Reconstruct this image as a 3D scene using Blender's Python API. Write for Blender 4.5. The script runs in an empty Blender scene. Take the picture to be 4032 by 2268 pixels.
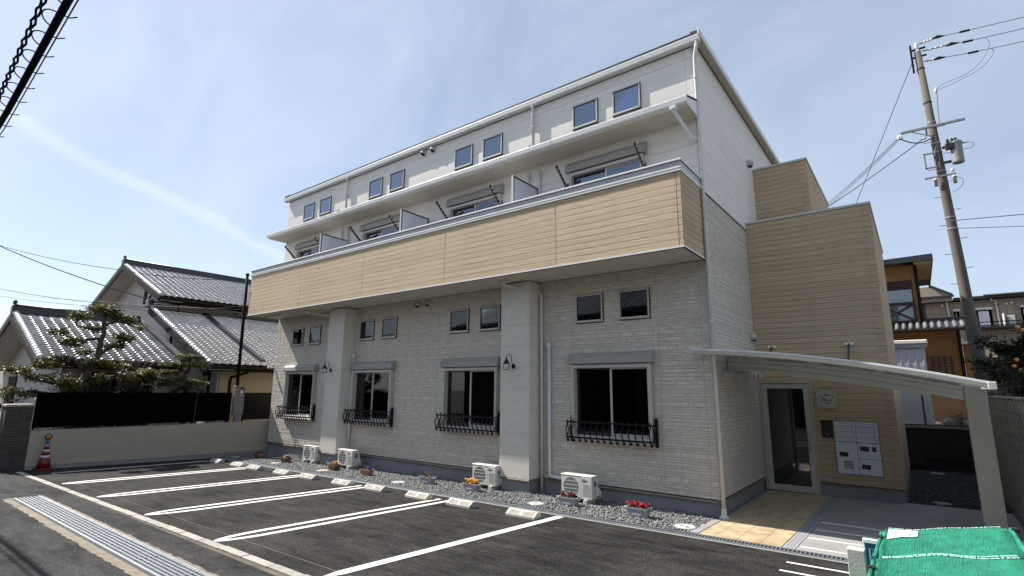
import bpy, math, random
import numpy as np
from mathutils import Matrix, Vector
random.seed(7); rng = np.random.default_rng(7)
scene = bpy.context.scene
COL = scene.collection

# ------------------------------------------------------------------ camera
camd = bpy.data.cameras.new('camera'); cam = bpy.data.objects.new('camera', camd); COL.objects.link(cam)
_r = Vector((0.79280616, 0.60941333, 0.00858947)); _d = Vector((-0.10992839, 0.15684324, -0.98148660)); _f = Vector((-0.59947822, 0.77718440, 0.19133812))
cam.matrix_world = Matrix(((_r.x, -_d.x, -_f.x, 2.94838), (_r.y, -_d.y, -_f.y, -9.82827), (_r.z, -_d.z, -_f.z, 2.15), (0, 0, 0, 1)))
camd.sensor_width = 36; camd.lens = 2049.65 / 4032 * 36; camd.clip_start = 0.05; camd.clip_end = 3000
scene.camera = cam

# ------------------------------------------------------------------ sky, sun, exposure
SUN = Vector((0.90, 0.19, -1.0)).normalized()          # the way the light travels
world = bpy.data.worlds.new('World'); scene.world = world; world.use_nodes = True
wn, wl = world.node_tree.nodes, world.node_tree.links
wn.clear()
sky = wn.new('ShaderNodeTexSky'); sky.sky_type = 'NISHITA'; sky.sun_disc = False
sky.sun_elevation = math.asin(-SUN.z); sky.sun_rotation = math.atan2(-SUN.x, -SUN.y)
sky.air_density = 1.0; sky.dust_density = 0.6; sky.ozone_density = 1.4; sky.altitude = 50
tc = wn.new('ShaderNodeTexCoord')
mp = wn.new('ShaderNodeMapping'); mp.inputs['Rotation'].default_value = (0.25, -0.45, 0.9); mp.inputs['Scale'].default_value = (0.75, 3.2, 2.4)
wl.new(tc.outputs['Generated'], mp.inputs[0])
n1 = wn.new('ShaderNodeTexNoise'); n1.inputs['Scale'].default_value = 1.35; n1.inputs['Detail'].default_value = 7; n1.inputs['Roughness'].default_value = 0.55; n1.inputs['Distortion'].default_value = 0.7
wl.new(mp.outputs[0], n1.inputs['Vector'])
cr1 = wn.new('ShaderNodeValToRGB'); cr1.color_ramp.elements[0].position = 0.36; cr1.color_ramp.elements[1].position = 0.86
cr1.color_ramp.elements[0].color = (0.30, 0.30, 0.30, 1); cr1.color_ramp.elements[1].color = (0.70, 0.70, 0.70, 1)
wl.new(n1.outputs['Fac'], cr1.inputs[0])
cmul = wn.new('ShaderNodeMixRGB'); cmul.blend_type = 'MIX'
cmul.inputs[2].default_value = (6.6, 7.3, 8.5, 1)        # thin cirrus veil, sunlit ice cloud
# one long thin streak of cirrus: a band along a great circle, broken up by noise
vd = wn.new('ShaderNodeVectorMath'); vd.operation = 'DOT_PRODUCT'; vd.inputs[1].default_value = (-0.36748, -0.25276, -0.89503); wl.new(tc.outputs['Generated'], vd.inputs[0])
va = wn.new('ShaderNodeMath'); va.operation = 'ABSOLUTE'; nd = wn.new('ShaderNodeMath'); nd.operation = 'MULTIPLY_ADD'; nd.inputs[1].default_value = 0.05; nd.inputs[2].default_value = -0.025
wl.new(n1.outputs['Fac'], nd.inputs[0]); nsum = wn.new('ShaderNodeMath'); nsum.operation = 'ADD'; wl.new(vd.outputs['Value'], nsum.inputs[0]); wl.new(nd.outputs[0], nsum.inputs[1]); wl.new(nsum.outputs[0], va.inputs[0])
vm = wn.new('ShaderNodeMapRange'); vm.interpolation_type = 'SMOOTHSTEP'; vm.inputs[1].default_value = 0.0; vm.inputs[2].default_value = 0.017; vm.inputs[3].default_value = 0.27; vm.inputs[4].default_value = 0.0; wl.new(va.outputs[0], vm.inputs[0])
ve = wn.new('ShaderNodeVectorMath'); ve.operation = 'DOT_PRODUCT'; ve.inputs[1].default_value = (-0.91406, 0.27573, 0.29742); wl.new(tc.outputs['Generated'], ve.inputs[0])
vf = wn.new('ShaderNodeMapRange'); vf.interpolation_type = 'SMOOTHSTEP'; vf.inputs[1].default_value = 0.93; vf.inputs[2].default_value = 0.985; wl.new(ve.outputs['Value'], vf.inputs[0])
vg = wn.new('ShaderNodeMath'); vg.operation = 'MULTIPLY'; wl.new(vm.outputs[0], vg.inputs[0]); wl.new(vf.outputs[0], vg.inputs[1])
vh = wn.new('ShaderNodeMath'); vh.operation = 'ADD'; vh.use_clamp = True; wl.new(cr1.outputs[0], vh.inputs[0]); wl.new(vg.outputs[0], vh.inputs[1])
wl.new(vh.outputs[0], cmul.inputs[0]); wl.new(sky.outputs[0], cmul.inputs[1])
bg = wn.new('ShaderNodeBackground'); bg.inputs[1].default_value = 0.080
wo = wn.new('ShaderNodeOutputWorld'); wl.new(cmul.outputs[0], bg.inputs[0]); wl.new(bg.outputs[0], wo.inputs[0])
sd = bpy.data.lights.new('sun', 'SUN'); sd.energy = 5.0; sd.angle = math.radians(0.53); sd.color = (1.0, 0.95, 0.87)
so = bpy.data.objects.new('sun', sd); COL.objects.link(so); so.rotation_euler = SUN.to_track_quat('-Z', 'Y').to_euler(); so.location = (-20, -6, 25)
vs = scene.view_settings; vs.view_transform = 'Standard'; vs.look = 'None'; vs.exposure = 0.78; vs.gamma = 1.0; vs.use_curve_mapping = False

# ------------------------------------------------------------------ materials
MATS = {}
def mat(name, col, rough=0.6, var=0.12, scale=6.0, bump=0.0, bscale=60.0, metal=0.0, spec=0.5, rnd=0.0, stretch=None, col2=None, coat=0.0, detail=4, trans=0.0):
    """principled material: colour broken up by noise (var, or towards col2), per-object random shift, noise relief"""
    m = bpy.data.materials.new(name); m.use_nodes = True; MATS[name] = m
    nt = m.node_tree; N, L = nt.nodes, nt.links
    p = N['Principled BSDF']; p.inputs['Roughness'].default_value = rough; p.inputs['Metallic'].default_value = metal
    p.inputs['Specular IOR Level'].default_value = spec; p.inputs['Coat Weight'].default_value = coat
    c = N.new('ShaderNodeTexCoord'); v = c.outputs['Object']
    if stretch:
        q = N.new('ShaderNodeMapping'); q.inputs['Scale'].default_value = stretch; L.new(v, q.inputs[0]); v = q.outputs[0]
    t = N.new('ShaderNodeTexNoise'); t.inputs['Scale'].default_value = scale; t.inputs['Detail'].default_value = detail; L.new(v, t.inputs['Vector'])
    r = N.new('ShaderNodeValToRGB'); r.color_ramp.elements[0].position = 0.3; r.color_ramp.elements[1].position = 0.72
    a = [max(0, k * (1 - var)) for k in col]; b = [min(1, k * (1 + var)) for k in (col2 or col)]
    r.color_ramp.elements[0].color = (*a, 1); r.color_ramp.elements[1].color = (*b, 1)
    L.new(t.outputs['Fac'], r.inputs[0]); out = r.outputs[0]
    if rnd:
        oi = N.new('ShaderNodeObjectInfo'); mr = N.new('ShaderNodeMapRange'); mr.inputs[3].default_value = 1 - rnd; mr.inputs[4].default_value = 1 + rnd
        L.new(oi.outputs['Random'], mr.inputs[0]); h = N.new('ShaderNodeHueSaturation'); L.new(mr.outputs[0], h.inputs['Value']); L.new(out, h.inputs['Color']); out = h.outputs[0]
    L.new(out, p.inputs['Base Color'])
    if bump:
        t2 = N.new('ShaderNodeTexNoise'); t2.inputs['Scale'].default_value = bscale; t2.inputs['Detail'].default_value = 3; L.new(v, t2.inputs['Vector'])
        bn = N.new('ShaderNodeBump'); bn.inputs['Strength'].default_value = bump; bn.inputs['Distance'].default_value = 0.01
        L.new(t2.outputs['Fac'], bn.inputs['Height']); L.new(bn.outputs[0], p.inputs['Normal'])
    if trans:
        tb = N.new('ShaderNodeBsdfTranslucent'); L.new(out, tb.inputs[0]); mx = N.new('ShaderNodeMixShader'); mx.inputs[0].default_value = trans
        L.new(p.outputs[0], mx.inputs[1]); L.new(tb.outputs[0], mx.inputs[2]); L.new(mx.outputs[0], N['Material Output'].inputs[0])
    return m
def glass(name, tint=(0.8, 0.85, 0.85), base=0.10, ior=1.5, rough=0.0, refl=(0.95, 0.97, 1.0)):
    m = bpy.data.materials.new(name); m.use_nodes = True; MATS[name] = m
    N, L = m.node_tree.nodes, m.node_tree.links; N.remove(N['Principled BSDF'])
    tr = N.new('ShaderNodeBsdfTransparent'); tr.inputs[0].default_value = (*tint, 1)
    gl = N.new('ShaderNodeBsdfGlossy'); gl.inputs['Roughness'].default_value = rough; gl.inputs[0].default_value = (*refl, 1)
    fr = N.new('ShaderNodeFresnel'); fr.inputs[0].default_value = ior
    ad = N.new('ShaderNodeMath'); ad.operation = 'ADD'; ad.use_clamp = True; ad.inputs[1].default_value = base; L.new(fr.outputs[0], ad.inputs[0])
    mx = N.new('ShaderNodeMixShader'); L.new(ad.outputs[0], mx.inputs[0]); L.new(tr.outputs[0], mx.inputs[1]); L.new(gl.outputs[0], mx.inputs[2]); L.new(mx.outputs[0], N['Material Output'].inputs[0])
    return m

def asphalt(name, c0, c1, patch):
    m = bpy.data.materials.new(name); m.use_nodes = True; MATS[name] = m
    N, L = m.node_tree.nodes, m.node_tree.links; p = N['Principled BSDF']; p.inputs['Roughness'].default_value = 0.86; p.inputs['Specular IOR Level'].default_value = 0.12
    c = N.new('ShaderNodeTexCoord')
    big = N.new('ShaderNodeTexNoise'); big.inputs['Scale'].default_value = 0.55; big.inputs['Detail'].default_value = 6; big.inputs['Roughness'].default_value = 0.65; L.new(c.outputs['Object'], big.inputs[0])
    mpn = N.new('ShaderNodeMapping'); mpn.inputs['Scale'].default_value = (0.6, 2.4, 1); L.new(c.outputs['Object'], mpn.inputs[0])
    mid = N.new('ShaderNodeTexNoise'); mid.inputs['Scale'].default_value = 2.2; mid.inputs['Detail'].default_value = 8; mid.inputs['Roughness'].default_value = 0.7; L.new(mpn.outputs[0], mid.inputs[0])
    fine = N.new('ShaderNodeTexVoronoi'); fine.inputs['Scale'].default_value = 60; L.new(c.outputs['Object'], fine.inputs['Vector'])
    a = N.new('ShaderNodeMath'); a.operation = 'MULTIPLY_ADD'; a.inputs[1].default_value = patch; L.new(big.outputs['Fac'], a.inputs[0]); L.new(mid.outputs['Fac'], a.inputs[2])
    r = N.new('ShaderNodeValToRGB'); r.color_ramp.elements[0].position = 0.62; r.color_ramp.elements[1].position = 1.28 if patch > 0.9 else 1.15
    r.color_ramp.elements[1].position = 1.0; r.color_ramp.elements[0].color = (*c0, 1); r.color_ramp.elements[1].color = (*c1, 1); L.new(a.outputs[0], r.inputs[0])
    sp = N.new('ShaderNodeMixRGB'); sp.blend_type = 'MULTIPLY'; sp.inputs[0].default_value = 1.0; L.new(r.outputs[0], sp.inputs[1])
    r2 = N.new('ShaderNodeValToRGB'); r2.color_ramp.elements[0].color = (0.45, 0.45, 0.45, 1); r2.color_ramp.elements[1].color = (1.9, 1.85, 1.8, 1); r2.color_ramp.elements[1].position = 0.9
    L.new(fine.outputs['Color'], r2.inputs[0]); L.new(r2.outputs[0], sp.inputs[2]); L.new(sp.outputs[0], p.inputs['Base Color'])
    bn = N.new('ShaderNodeBump'); bn.inputs['Strength'].default_value = 0.55; bn.inputs['Distance'].default_value = 0.006; L.new(fine.outputs['Distance'], bn.inputs['Height']); L.new(bn.outputs[0], p.inputs['Normal'])
    return m
asphalt('asphalt_lot', (0.0045, 0.0044, 0.0044), (0.031, 0.030, 0.0295), 0.75)
asphalt('asphalt_road', (0.008, 0.0082, 0.0085), (0.038, 0.0385, 0.039), 0.75)
mat('soil', (0.10, 0.085, 0.065), 0.95, 0.3, 3, 0.6, 30)
mat('gravel_base', (0.05, 0.053, 0.056), 0.9, 0.35, 30, 0.8, 60)
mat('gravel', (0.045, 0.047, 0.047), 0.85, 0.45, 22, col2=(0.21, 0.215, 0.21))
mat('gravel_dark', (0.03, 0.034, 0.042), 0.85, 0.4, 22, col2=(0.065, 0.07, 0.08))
mat('concrete', (0.28, 0.275, 0.262), 0.85, 0.10, 2.5, 0.25, 80)
mat('concrete_old', (0.20, 0.17, 0.13), 0.9, 0.25, 5, 0.5, 60)
mat('kerb_concrete', (0.33, 0.31, 0.275), 0.85, 0.16, 7, 0.3, 70, rnd=0.12)
mat('paint', (0.78, 0.77, 0.71), 0.6, 0.06, 9, 0.2, 120)
mat('porch_tile', (0.42, 0.315, 0.185), 0.6, 0.16, 5, 0.15, 40, rnd=0.07, col2=(0.49, 0.385, 0.245))
mat('galvanised', (0.36, 0.385, 0.41), 0.5, 0.12, 8, 0.1, 60, metal=0.75)
mat('dark_channel', (0.02, 0.02, 0.022), 0.9, 0.2, 8)
mat('siding_white', (0.78, 0.755, 0.70), 0.75, 0.05, 3, 0.35, 110, rnd=0.02)
mat('siding_joint', (0.36, 0.34, 0.30), 0.8, 0.05, 3)
mat('stone_siding', (0.57, 0.525, 0.45), 0.85, 0.10, 5, 0.35, 38, rnd=0.05, stretch=(1, 1, 3), col2=(0.61, 0.565, 0.49))
mat('stone_joint', (0.45, 0.41, 0.345), 0.85, 0.1, 8)
mat('wood_siding', (0.52, 0.385, 0.245), 0.75, 0.20, 3.5, 1.0, 16, rnd=0.07, stretch=(0.55, 0.55, 4.5), col2=(0.63, 0.485, 0.325), detail=7)
mat('wood_joint', (0.30, 0.20, 0.12), 0.8, 0.1, 8)
mat('column_panel', (0.66, 0.63, 0.55), 0.75, 0.05, 4, 0.35, 90, rnd=0.015)
mat('foundation', (0.25, 0.25, 0.268), 0.85, 0.10, 2, 0.25, 70)
mat('flashing_brown', (0.20, 0.165, 0.125), 0.5, 0.08, 5)
mat('dark_gap', (0.015, 0.015, 0.016), 0.9, 0.1, 5)
mat('soffit', (0.56, 0.525, 0.46), 0.8, 0.03, 3)
mat('white_trim', (0.78, 0.775, 0.75), 0.45, 0.04, 5)
mat('grey_trim', (0.40, 0.41, 0.43), 0.45, 0.05, 5)
mat('pvc_pale', (0.66, 0.65, 0.635), 0.5, 0.06, 4)
mat('pvc_white', (0.70, 0.71, 0.735), 0.45, 0.05, 6)
mat('roof_metal', (0.03, 0.035, 0.04), 0.5, 0.1, 5)
mat('aluminium', (0.52, 0.50, 0.455), 0.45, 0.05, 5, metal=0.15)
mat('aluminium_dark', (0.06, 0.057, 0.054), 0.45, 0.08, 5, metal=0.3)
mat('shutter_grey', (0.33, 0.315, 0.29), 0.5, 0.05, 4)
mat('rubber', (0.012, 0.012, 0.013), 0.6, 0.1, 5)
mat('iron_black', (0.007, 0.007, 0.008), 0.5, 0.2, 20, spec=0.25)
mat('room', (0.012, 0.012, 0.012), 0.9, 0.05, 2)
mat('curtain', (0.75, 0.74, 0.76), 0.9, 0.1, 3)
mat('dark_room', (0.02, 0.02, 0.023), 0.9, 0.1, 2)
glass('pane_glass', (0.55, 0.60, 0.62), 0.015)
glass('pane_lowe', (0.5, 0.55, 0.60), 0.22, 1.6, 0.02, (0.66, 0.78, 1.0))
glass('pane_upper', (0.5, 0.55, 0.60), 0.10, 1.55, 0.01, (0.75, 0.85, 1.0))
glass('door_glass', (0.80, 0.84, 0.84), 0.03)
mat('canopy_metal', (0.54, 0.545, 0.51), 0.38, 0.04, 4, metal=0.25)
mat('post_metal', (0.40, 0.385, 0.345), 0.45, 0.04, 4, metal=0.2)
glass('polycarbonate', (0.58, 0.66, 0.66), 0.06, 1.4, 0.3)
mat('mailbox_white', (0.62, 0.66, 0.74), 0.35, 0.02, 4)
mat('mark_grey', (0.12, 0.125, 0.14), 0.7, 0.1, 10)
mat('mark_black', (0.02, 0.02, 0.03), 0.6, 0.1, 10)
mat('steel_plate', (0.46, 0.455, 0.44), 0.45, 0.05, 8, metal=0.2)
mat('ac_white', (0.60, 0.585, 0.54), 0.5, 0.05, 5)
mat('ac_dark', (0.045, 0.047, 0.045), 0.5, 0.1, 20)
mat('ac_badge', (0.01, 0.05, 0.09), 0.4, 0.05, 5)
mat('stop_concrete', (0.46, 0.445, 0.40), 0.85, 0.12, 10, 0.4, 80, rnd=0.05)
mat('stop_groove', (0.26, 0.25, 0.22), 0.85, 0.1, 10)
mat('reflector_orange', (0.75, 0.30, 0.03), 0.3, 0.08, 10)
mat('planter_brown', (0.21, 0.095, 0.06), 0.6, 0.1, 5)
mat('planter_terracotta', (0.38, 0.21, 0.13), 0.65, 0.1, 5)
mat('planter_grey', (0.36, 0.35, 0.385), 0.55, 0.06, 5)
mat('planter_soil', (0.05, 0.035, 0.025), 0.95, 0.3, 30, 0.8, 60)
mat('leaf_planter', (0.06, 0.10, 0.03), 0.6, 0.4, 20)
for n_, c_ in (('yellow', (0.80, 0.42, 0.02)), ('purple', (0.12, 0.09, 0.32)), ('red', (0.38, 0.008, 0.02)), ('bronze', (0.16, 0.07, 0.05)), ('cream', (0.62, 0.48, 0.20)), ('maroon', (0.15, 0.012, 0.02)), ('dark', (0.06, 0.02, 0.03))):
    mat('petal_' + n_, c_, 0.7, 0.3, 25, trans=0.2)
mat('manhole_white', (0.50, 0.49, 0.46), 0.6, 0.06, 8)
mat('block_beige', (0.45, 0.395, 0.315), 0.9, 0.07, 3, 0.3, 60, rnd=0.025)
mat('block_joint', (0.37, 0.32, 0.25), 0.9, 0.08, 3)
mat('fence_black', (0.0025, 0.0025, 0.003), 1.0, 0.15, 6, spec=0.0)
mat('pillar_tile', (0.10, 0.088, 0.08), 0.75, 0.3, 9, 0.5, 40, rnd=0.15)
mat('pillar_joint', (0.02, 0.019, 0.018), 0.9, 0.1, 9)
mat('pillar_cap', (0.40, 0.37, 0.33), 0.9, 0.15, 9, 0.4, 40)
mat('cone_red', (0.17, 0.009, 0.008), 0.5, 0.2, 6)
mat('cone_white', (0.68, 0.68, 0.70), 0.5, 0.08, 6)
mat('cone_blue', (0.02, 0.14, 0.33), 0.4, 0.1, 6)
mat('lamp_amber', (0.62, 0.22, 0.02), 0.25, 0.1, 6)
mat('meter_box', (0.22, 0.195, 0.185), 0.5, 0.06, 4)
mat('pole_brown', (0.010, 0.007, 0.006), 0.8, 0.1, 5, spec=0.15)
mat('plaster_grey', (0.50, 0.47, 0.44), 0.9, 0.06, 2, 0.25, 60)
mat('plaster_cream', (0.46, 0.375, 0.24), 0.9, 0.07, 2, 0.25, 60)
mat('kawara', (0.44, 0.435, 0.43), 0.44, 0.16, 6, 0.1, 30, rnd=0.20, spec=0.6, metal=0.5, col2=(0.54, 0.53, 0.52))
mat('kawara_worn', (0.17, 0.17, 0.17), 0.7, 0.25, 8, 0.2, 30, rnd=0.15, spec=0.3)
mat('kawara_dark', (0.022, 0.023, 0.025), 0.4, 0.2, 6, spec=0.6)
mat('timber_dark', (0.016, 0.012, 0.010), 0.8, 0.2, 8, spec=0.2)
mat('bark', (0.075, 0.055, 0.040), 0.9, 0.3, 14, 0.8, 40)
mat('leaf_olive', (0.042, 0.050, 0.013), 0.5, 0.45, 3.5, col2=(0.15, 0.14, 0.032), trans=0.15)
mat('leaf_pine', (0.05, 0.06, 0.016), 0.6, 0.4, 3.5, col2=(0.15, 0.15, 0.04), trans=0.15)
mat('leaf_hedge', (0.014, 0.020, 0.008), 0.5, 0.4, 4, col2=(0.035, 0.042, 0.015), trans=0.1)
mat('leaf_citrus', (0.020, 0.035, 0.014), 0.35, 0.4, 4, col2=(0.05, 0.065, 0.02), trans=0.15)
mat('leaf_dry', (0.30, 0.21, 0.12), 0.8, 0.35, 6, trans=0.2)
mat('twig_red', (0.16, 0.09, 0.07), 0.85, 0.2, 10)
mat('orange_fruit', (0.75, 0.32, 0.08), 0.5, 0.1, 10)
mat('pole_concrete', (0.115, 0.098, 0.080), 0.9, 0.10, 5, 0.4, 60)
mat('pole_wrap', (0.06, 0.055, 0.05), 0.8, 0.1, 5)
mat('steel_grey', (0.28, 0.28, 0.27), 0.5, 0.12, 9, metal=0.3)
mat('transformer_grey', (0.24, 0.25, 0.25), 0.5, 0.08, 5)
mat('porcelain', (0.70, 0.69, 0.66), 0.25, 0.05, 8)
mat('wire', (0.008, 0.008, 0.009), 0.9, 0.1, 5, spec=0.1)
mat('wire_grey', (0.10, 0.11, 0.13), 0.6, 0.1, 5)
mat('blockwall_old', (0.20, 0.18, 0.145), 0.95, 0.30, 4, 0.7, 40, rnd=0.06, stretch=(1, 1, 0.35), col2=(0.36, 0.33, 0.28))
mat('blockwall_joint', (0.10, 0.09, 0.075), 0.95, 0.2, 6)
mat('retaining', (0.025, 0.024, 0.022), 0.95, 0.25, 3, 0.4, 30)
mat('shed_white', (0.62, 0.64, 0.68), 0.5, 0.04, 3)
mat('house_orange', (0.34, 0.165, 0.06), 0.9, 0.10, 2, 0.3, 50)
mat('brown_wood', (0.035, 0.014, 0.010), 0.6, 0.2, 8)
mat('lattice_wood', (0.20, 0.105, 0.06), 0.7, 0.15, 8)
mat('lace', (0.78, 0.79, 0.82), 0.9, 0.1, 6)
mat('far_tile', (0.37, 0.30, 0.225), 0.7, 0.08, 3, rnd=0.03)
mat('rock', (0.45, 0.40, 0.33), 0.95, 0.25, 6, 0.6, 20)
mat('net_green', (0.010, 0.20, 0.125), 0.8, 0.25, 14, 0.0, 60, stretch=(1.0, 0.6, 1.0), col2=(0.022, 0.265, 0.165), trans=0.12)
mat('net_yarn', (0.020, 0.27, 0.17), 0.8, 0.25, 40)
mat('net_stitch', (0.36, 0.62, 0.54), 0.8, 0.1, 20)
mat('label_white', (0.80, 0.80, 0.79), 0.5, 0.02, 5)
mat('print_grey', (0.42, 0.42, 0.43), 0.7, 0.1, 20)
mat('print_red', (0.55, 0.22, 0.25), 0.7, 0.1, 20)
mat('board_grey', (0.46, 0.44, 0.40), 0.8, 0.06, 6, 0.2, 60)
mat('poster_blue', (0.045, 0.15, 0.26), 0.5, 0.08, 6)
mat('poster_pale', (0.34, 0.55, 0.68), 0.5, 0.05, 6)
mat('brick_red', (0.13, 0.05, 0.04), 0.9, 0.2, 8)

# ------------------------------------------------------------------ mesh helpers
class MB:
    def __init__(s): s.v = []; s.f = []
    def add(s, vs, fs):
        o = len(s.v); s.v += [tuple(p) for p in vs]; s.f += [tuple(i + o for i in f) for f in fs]; return s
    def box(s, x0, x1, y0, y1, z0, z1):
        return s.add([(x0, y0, z0), (x1, y0, z0), (x1, y1, z0), (x0, y1, z0), (x0, y0, z1), (x1, y0, z1), (x1, y1, z1), (x0, y1, z1)],
                     [(3, 2, 1, 0), (4, 5, 6, 7), (0, 1, 5, 4), (1, 2, 6, 5), (2, 3, 7, 6), (3, 0, 4, 7)])
    def cbox(s, x0, x1, y0, y1, z0, z1, c=0.01):
        """box with chamfered edges"""
        vs = []; ids = {}
        X, Y, Z = (x0, x1), (y0, y1), (z0, z1)
        for i in (0, 1):
            for j in (0, 1):
                for k in (0, 1):
                    for ax in range(3):
                        p = [X[i], Y[j], Z[k]]; sg = [(1, -1)[i], (1, -1)[j], (1, -1)[k]]
                        for a in range(3):
                            if a != ax: p[a] += sg[a] * c
                        ids[(i, j, k, ax)] = len(vs); vs.append(p)
        fs = []
        for ax in range(3):
            o = [a for a in range(3) if a != ax]
            for e in (0, 1):
                q = []
                for (m, n) in ((0, 0), (1, 0), (1, 1), (0, 1)):
                    t = [0, 0, 0]; t[ax] = e; t[o[0]] = m; t[o[1]] = n; q.append(ids[(*t, ax)])
                fs.append(q)
        for ax in range(3):          # edges along ax
            o = [a for a in range(3) if a != ax]
            for m in (0, 1):
                for n in (0, 1):
                    t0 = [0, 0, 0]; t0[o[0]] = m; t0[o[1]] = n; t1 = list(t0); t1[ax] = 1
                    fs.append([ids[(*t0, o[0])], ids[(*t0, o[1])], ids[(*t1, o[1])], ids[(*t1, o[0])]])
        for i in (0, 1):
            for j in (0, 1):
                for k in (0, 1): fs.append([ids[(i, j, k, a)] for a in range(3)])
        return s.add(vs, fs)
    def tube(s, path, r, n=8, cap=True):
        P = [Vector(p) for p in path]; R = r if isinstance(r, (list, tuple)) else [r] * len(P)
        o = len(s.v); prev = None
        for i, p in enumerate(P):
            t = (P[min(i + 1, len(P) - 1)] - P[max(i - 1, 0)]).normalized()
            if prev is None: u = t.cross(Vector((0, 0, 1)) if abs(t.z) < 0.9 else Vector((1, 0, 0))).normalized()
            else: u = (prev - t * prev.dot(t)).normalized()
            prev = u; w = t.cross(u)
            for k in range(n):
                a = 2 * math.pi * k / n; s.v.append(tuple(p + (u * math.cos(a) + w * math.sin(a)) * R[i]))
        for i in range(len(P) - 1):
            for k in range(n):
                s.f.append((o + i * n + k, o + i * n + (k + 1) % n, o + (i + 1) * n + (k + 1) % n, o + (i + 1) * n + k))
        if cap: s.f.append(tuple(o + k for k in reversed(range(n)))); s.f.append(tuple(o + (len(P) - 1) * n + k for k in range(n)))
        return s
    def lathe(s, prof, c=(0, 0, 0), n=16, axis='z'):
        o = len(s.v)
        for (r, h) in prof:
            for k in range(n):
                a = 2 * math.pi * k / n; p = (r * math.cos(a), r * math.sin(a), h)
                if axis == 'y': p = (p[0], p[2], p[1])
                if axis == 'x': p = (p[2], p[0], p[1])
                s.v.append((p[0] + c[0], p[1] + c[1], p[2] + c[2]))
        for i in range(len(prof) - 1):
            for k in range(n): s.f.append((o + i * n + k, o + i * n + (k + 1) % n, o + (i + 1) * n + (k + 1) % n, o + (i + 1) * n + k))
        s.f.append(tuple(o + k for k in range(n))); s.f.append(tuple(o + (len(prof) - 1) * n + k for k in range(n)))
        return s
    def prism(s, poly, axis, a0, a1):
        """poly in the two other axes (in xyz order), extruded along axis"""
        def P(p, a): return {'x': (a, p[0], p[1]), 'y': (p[0], a, p[1]), 'z': (p[0], p[1], a)}[axis]
        n = len(poly); vs = [P(p, a0) for p in poly] + [P(p, a1) for p in poly]
        return s.add(vs, [tuple(range(n)), tuple(range(2 * n - 1, n - 1, -1))] + [(i, i + n, (i + 1) % n + n, (i + 1) % n) for i in range(n)])
    def mesh(s, name, fix=True):
        m = bpy.data.meshes.new(name); m.from_pydata(s.v, [], s.f)
        if fix:
            import bmesh
            b = bmesh.new(); b.from_mesh(m); bmesh.ops.recalc_face_normals(b, faces=b.faces); b.to_mesh(m); b.free()
        return m
def link(name, data, m=None, parent=None, smooth=False, kind=None):
    o = bpy.data.objects.new(name, data); COL.objects.link(o)
    if m and data is not None and not data.materials: data.materials.append(MATS[m])
    if smooth and data is not None: data.polygons.foreach_set('use_smooth', [True] * len(data.polygons))
    if parent is not None: o.parent = parent; o.location = -parent_off(parent)
    if kind: o['kind'] = kind
    return o
def parent_off(p):
    v = Vector((0, 0, 0))
    while p is not None: v = v + p.location; p = p.parent
    return v
def obj(name, mb, m, parent=None, smooth=False, kind=None):      # vertices in world metres
    return link(name, mb.mesh(name), m, parent, smooth, kind)
def tag(o, label, cat, group=None):
    o['label'] = label; o['category'] = cat
    if group: o['group'] = group
    return o
def thing(name, label, cat, loc=(0, 0, 0), group=None):
    o = bpy.data.objects.new(name, None); COL.objects.link(o); o.location = loc; o.empty_display_size = 0.2
    return tag(o, label, cat, group)
def copy_tree(o, parent=None):
    c = o.copy(); COL.objects.link(c); c.parent = parent
    for ch in list(o.children): copy_tree(ch, c)
    return c
UNIT = {}
def unit_box(m, ch=0.0):
    """unit cube mesh (0..1) for shared pieces"""
    k = (m, ch)
    if k not in UNIT:
        b = MB(); b.box(0, 1, 0, 1, 0, 1); me = b.mesh('piece_' + m); me.materials.append(MATS[m]); UNIT[k] = me
    return UNIT[k]
def piece(name, m, parent, x0, x1, y0, y1, z0, z1):
    o = bpy.data.objects.new(name, unit_box(m)); COL.objects.link(o); o.parent = parent
    o.location = Vector((x0, y0, z0)) - parent_off(parent); o.scale = (x1 - x0, y1 - y0, z1 - z0)
    return o
def gh(x, y):            # height of the lot: it falls a little to the left and towards the building
    xx = min(max(x, -22.0), 6.0); yy = min(max(y, -13.0), 0.0)
    return 0.011 * min(xx, 0) + 0.010 * max(xx, 0) - 0.026 * yy
def arc(cx, cy, r, a0, a1, n):
    return [(cx + r * math.cos(math.radians(a0 + (a1 - a0) * i / (n - 1))), cy + r * math.sin(math.radians(a0 + (a1 - a0) * i / (n - 1)))) for i in range(n)]
def sheet(name, x0, x1, y0, y1, dz, m, parent=None, nx=24, ny=12, kind='structure', xs=None, ys=None):
    xs = xs or [x0 + (x1 - x0) * i / nx for i in range(nx + 1)]; ys = ys or [y0 + (y1 - y0) * i / ny for i in range(ny + 1)]
    b = MB(); n = len(ys)
    b.v = [(x, y, gh(x, y) + dz) for x in xs for y in ys]
    b.f = [(i * n + j, (i + 1) * n + j, (i + 1) * n + j + 1, i * n + j + 1) for i in range(len(xs) - 1) for j in range(n - 1)]
    return link(name, b.mesh(name, False), m, parent, kind=kind if parent is None else None)

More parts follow.
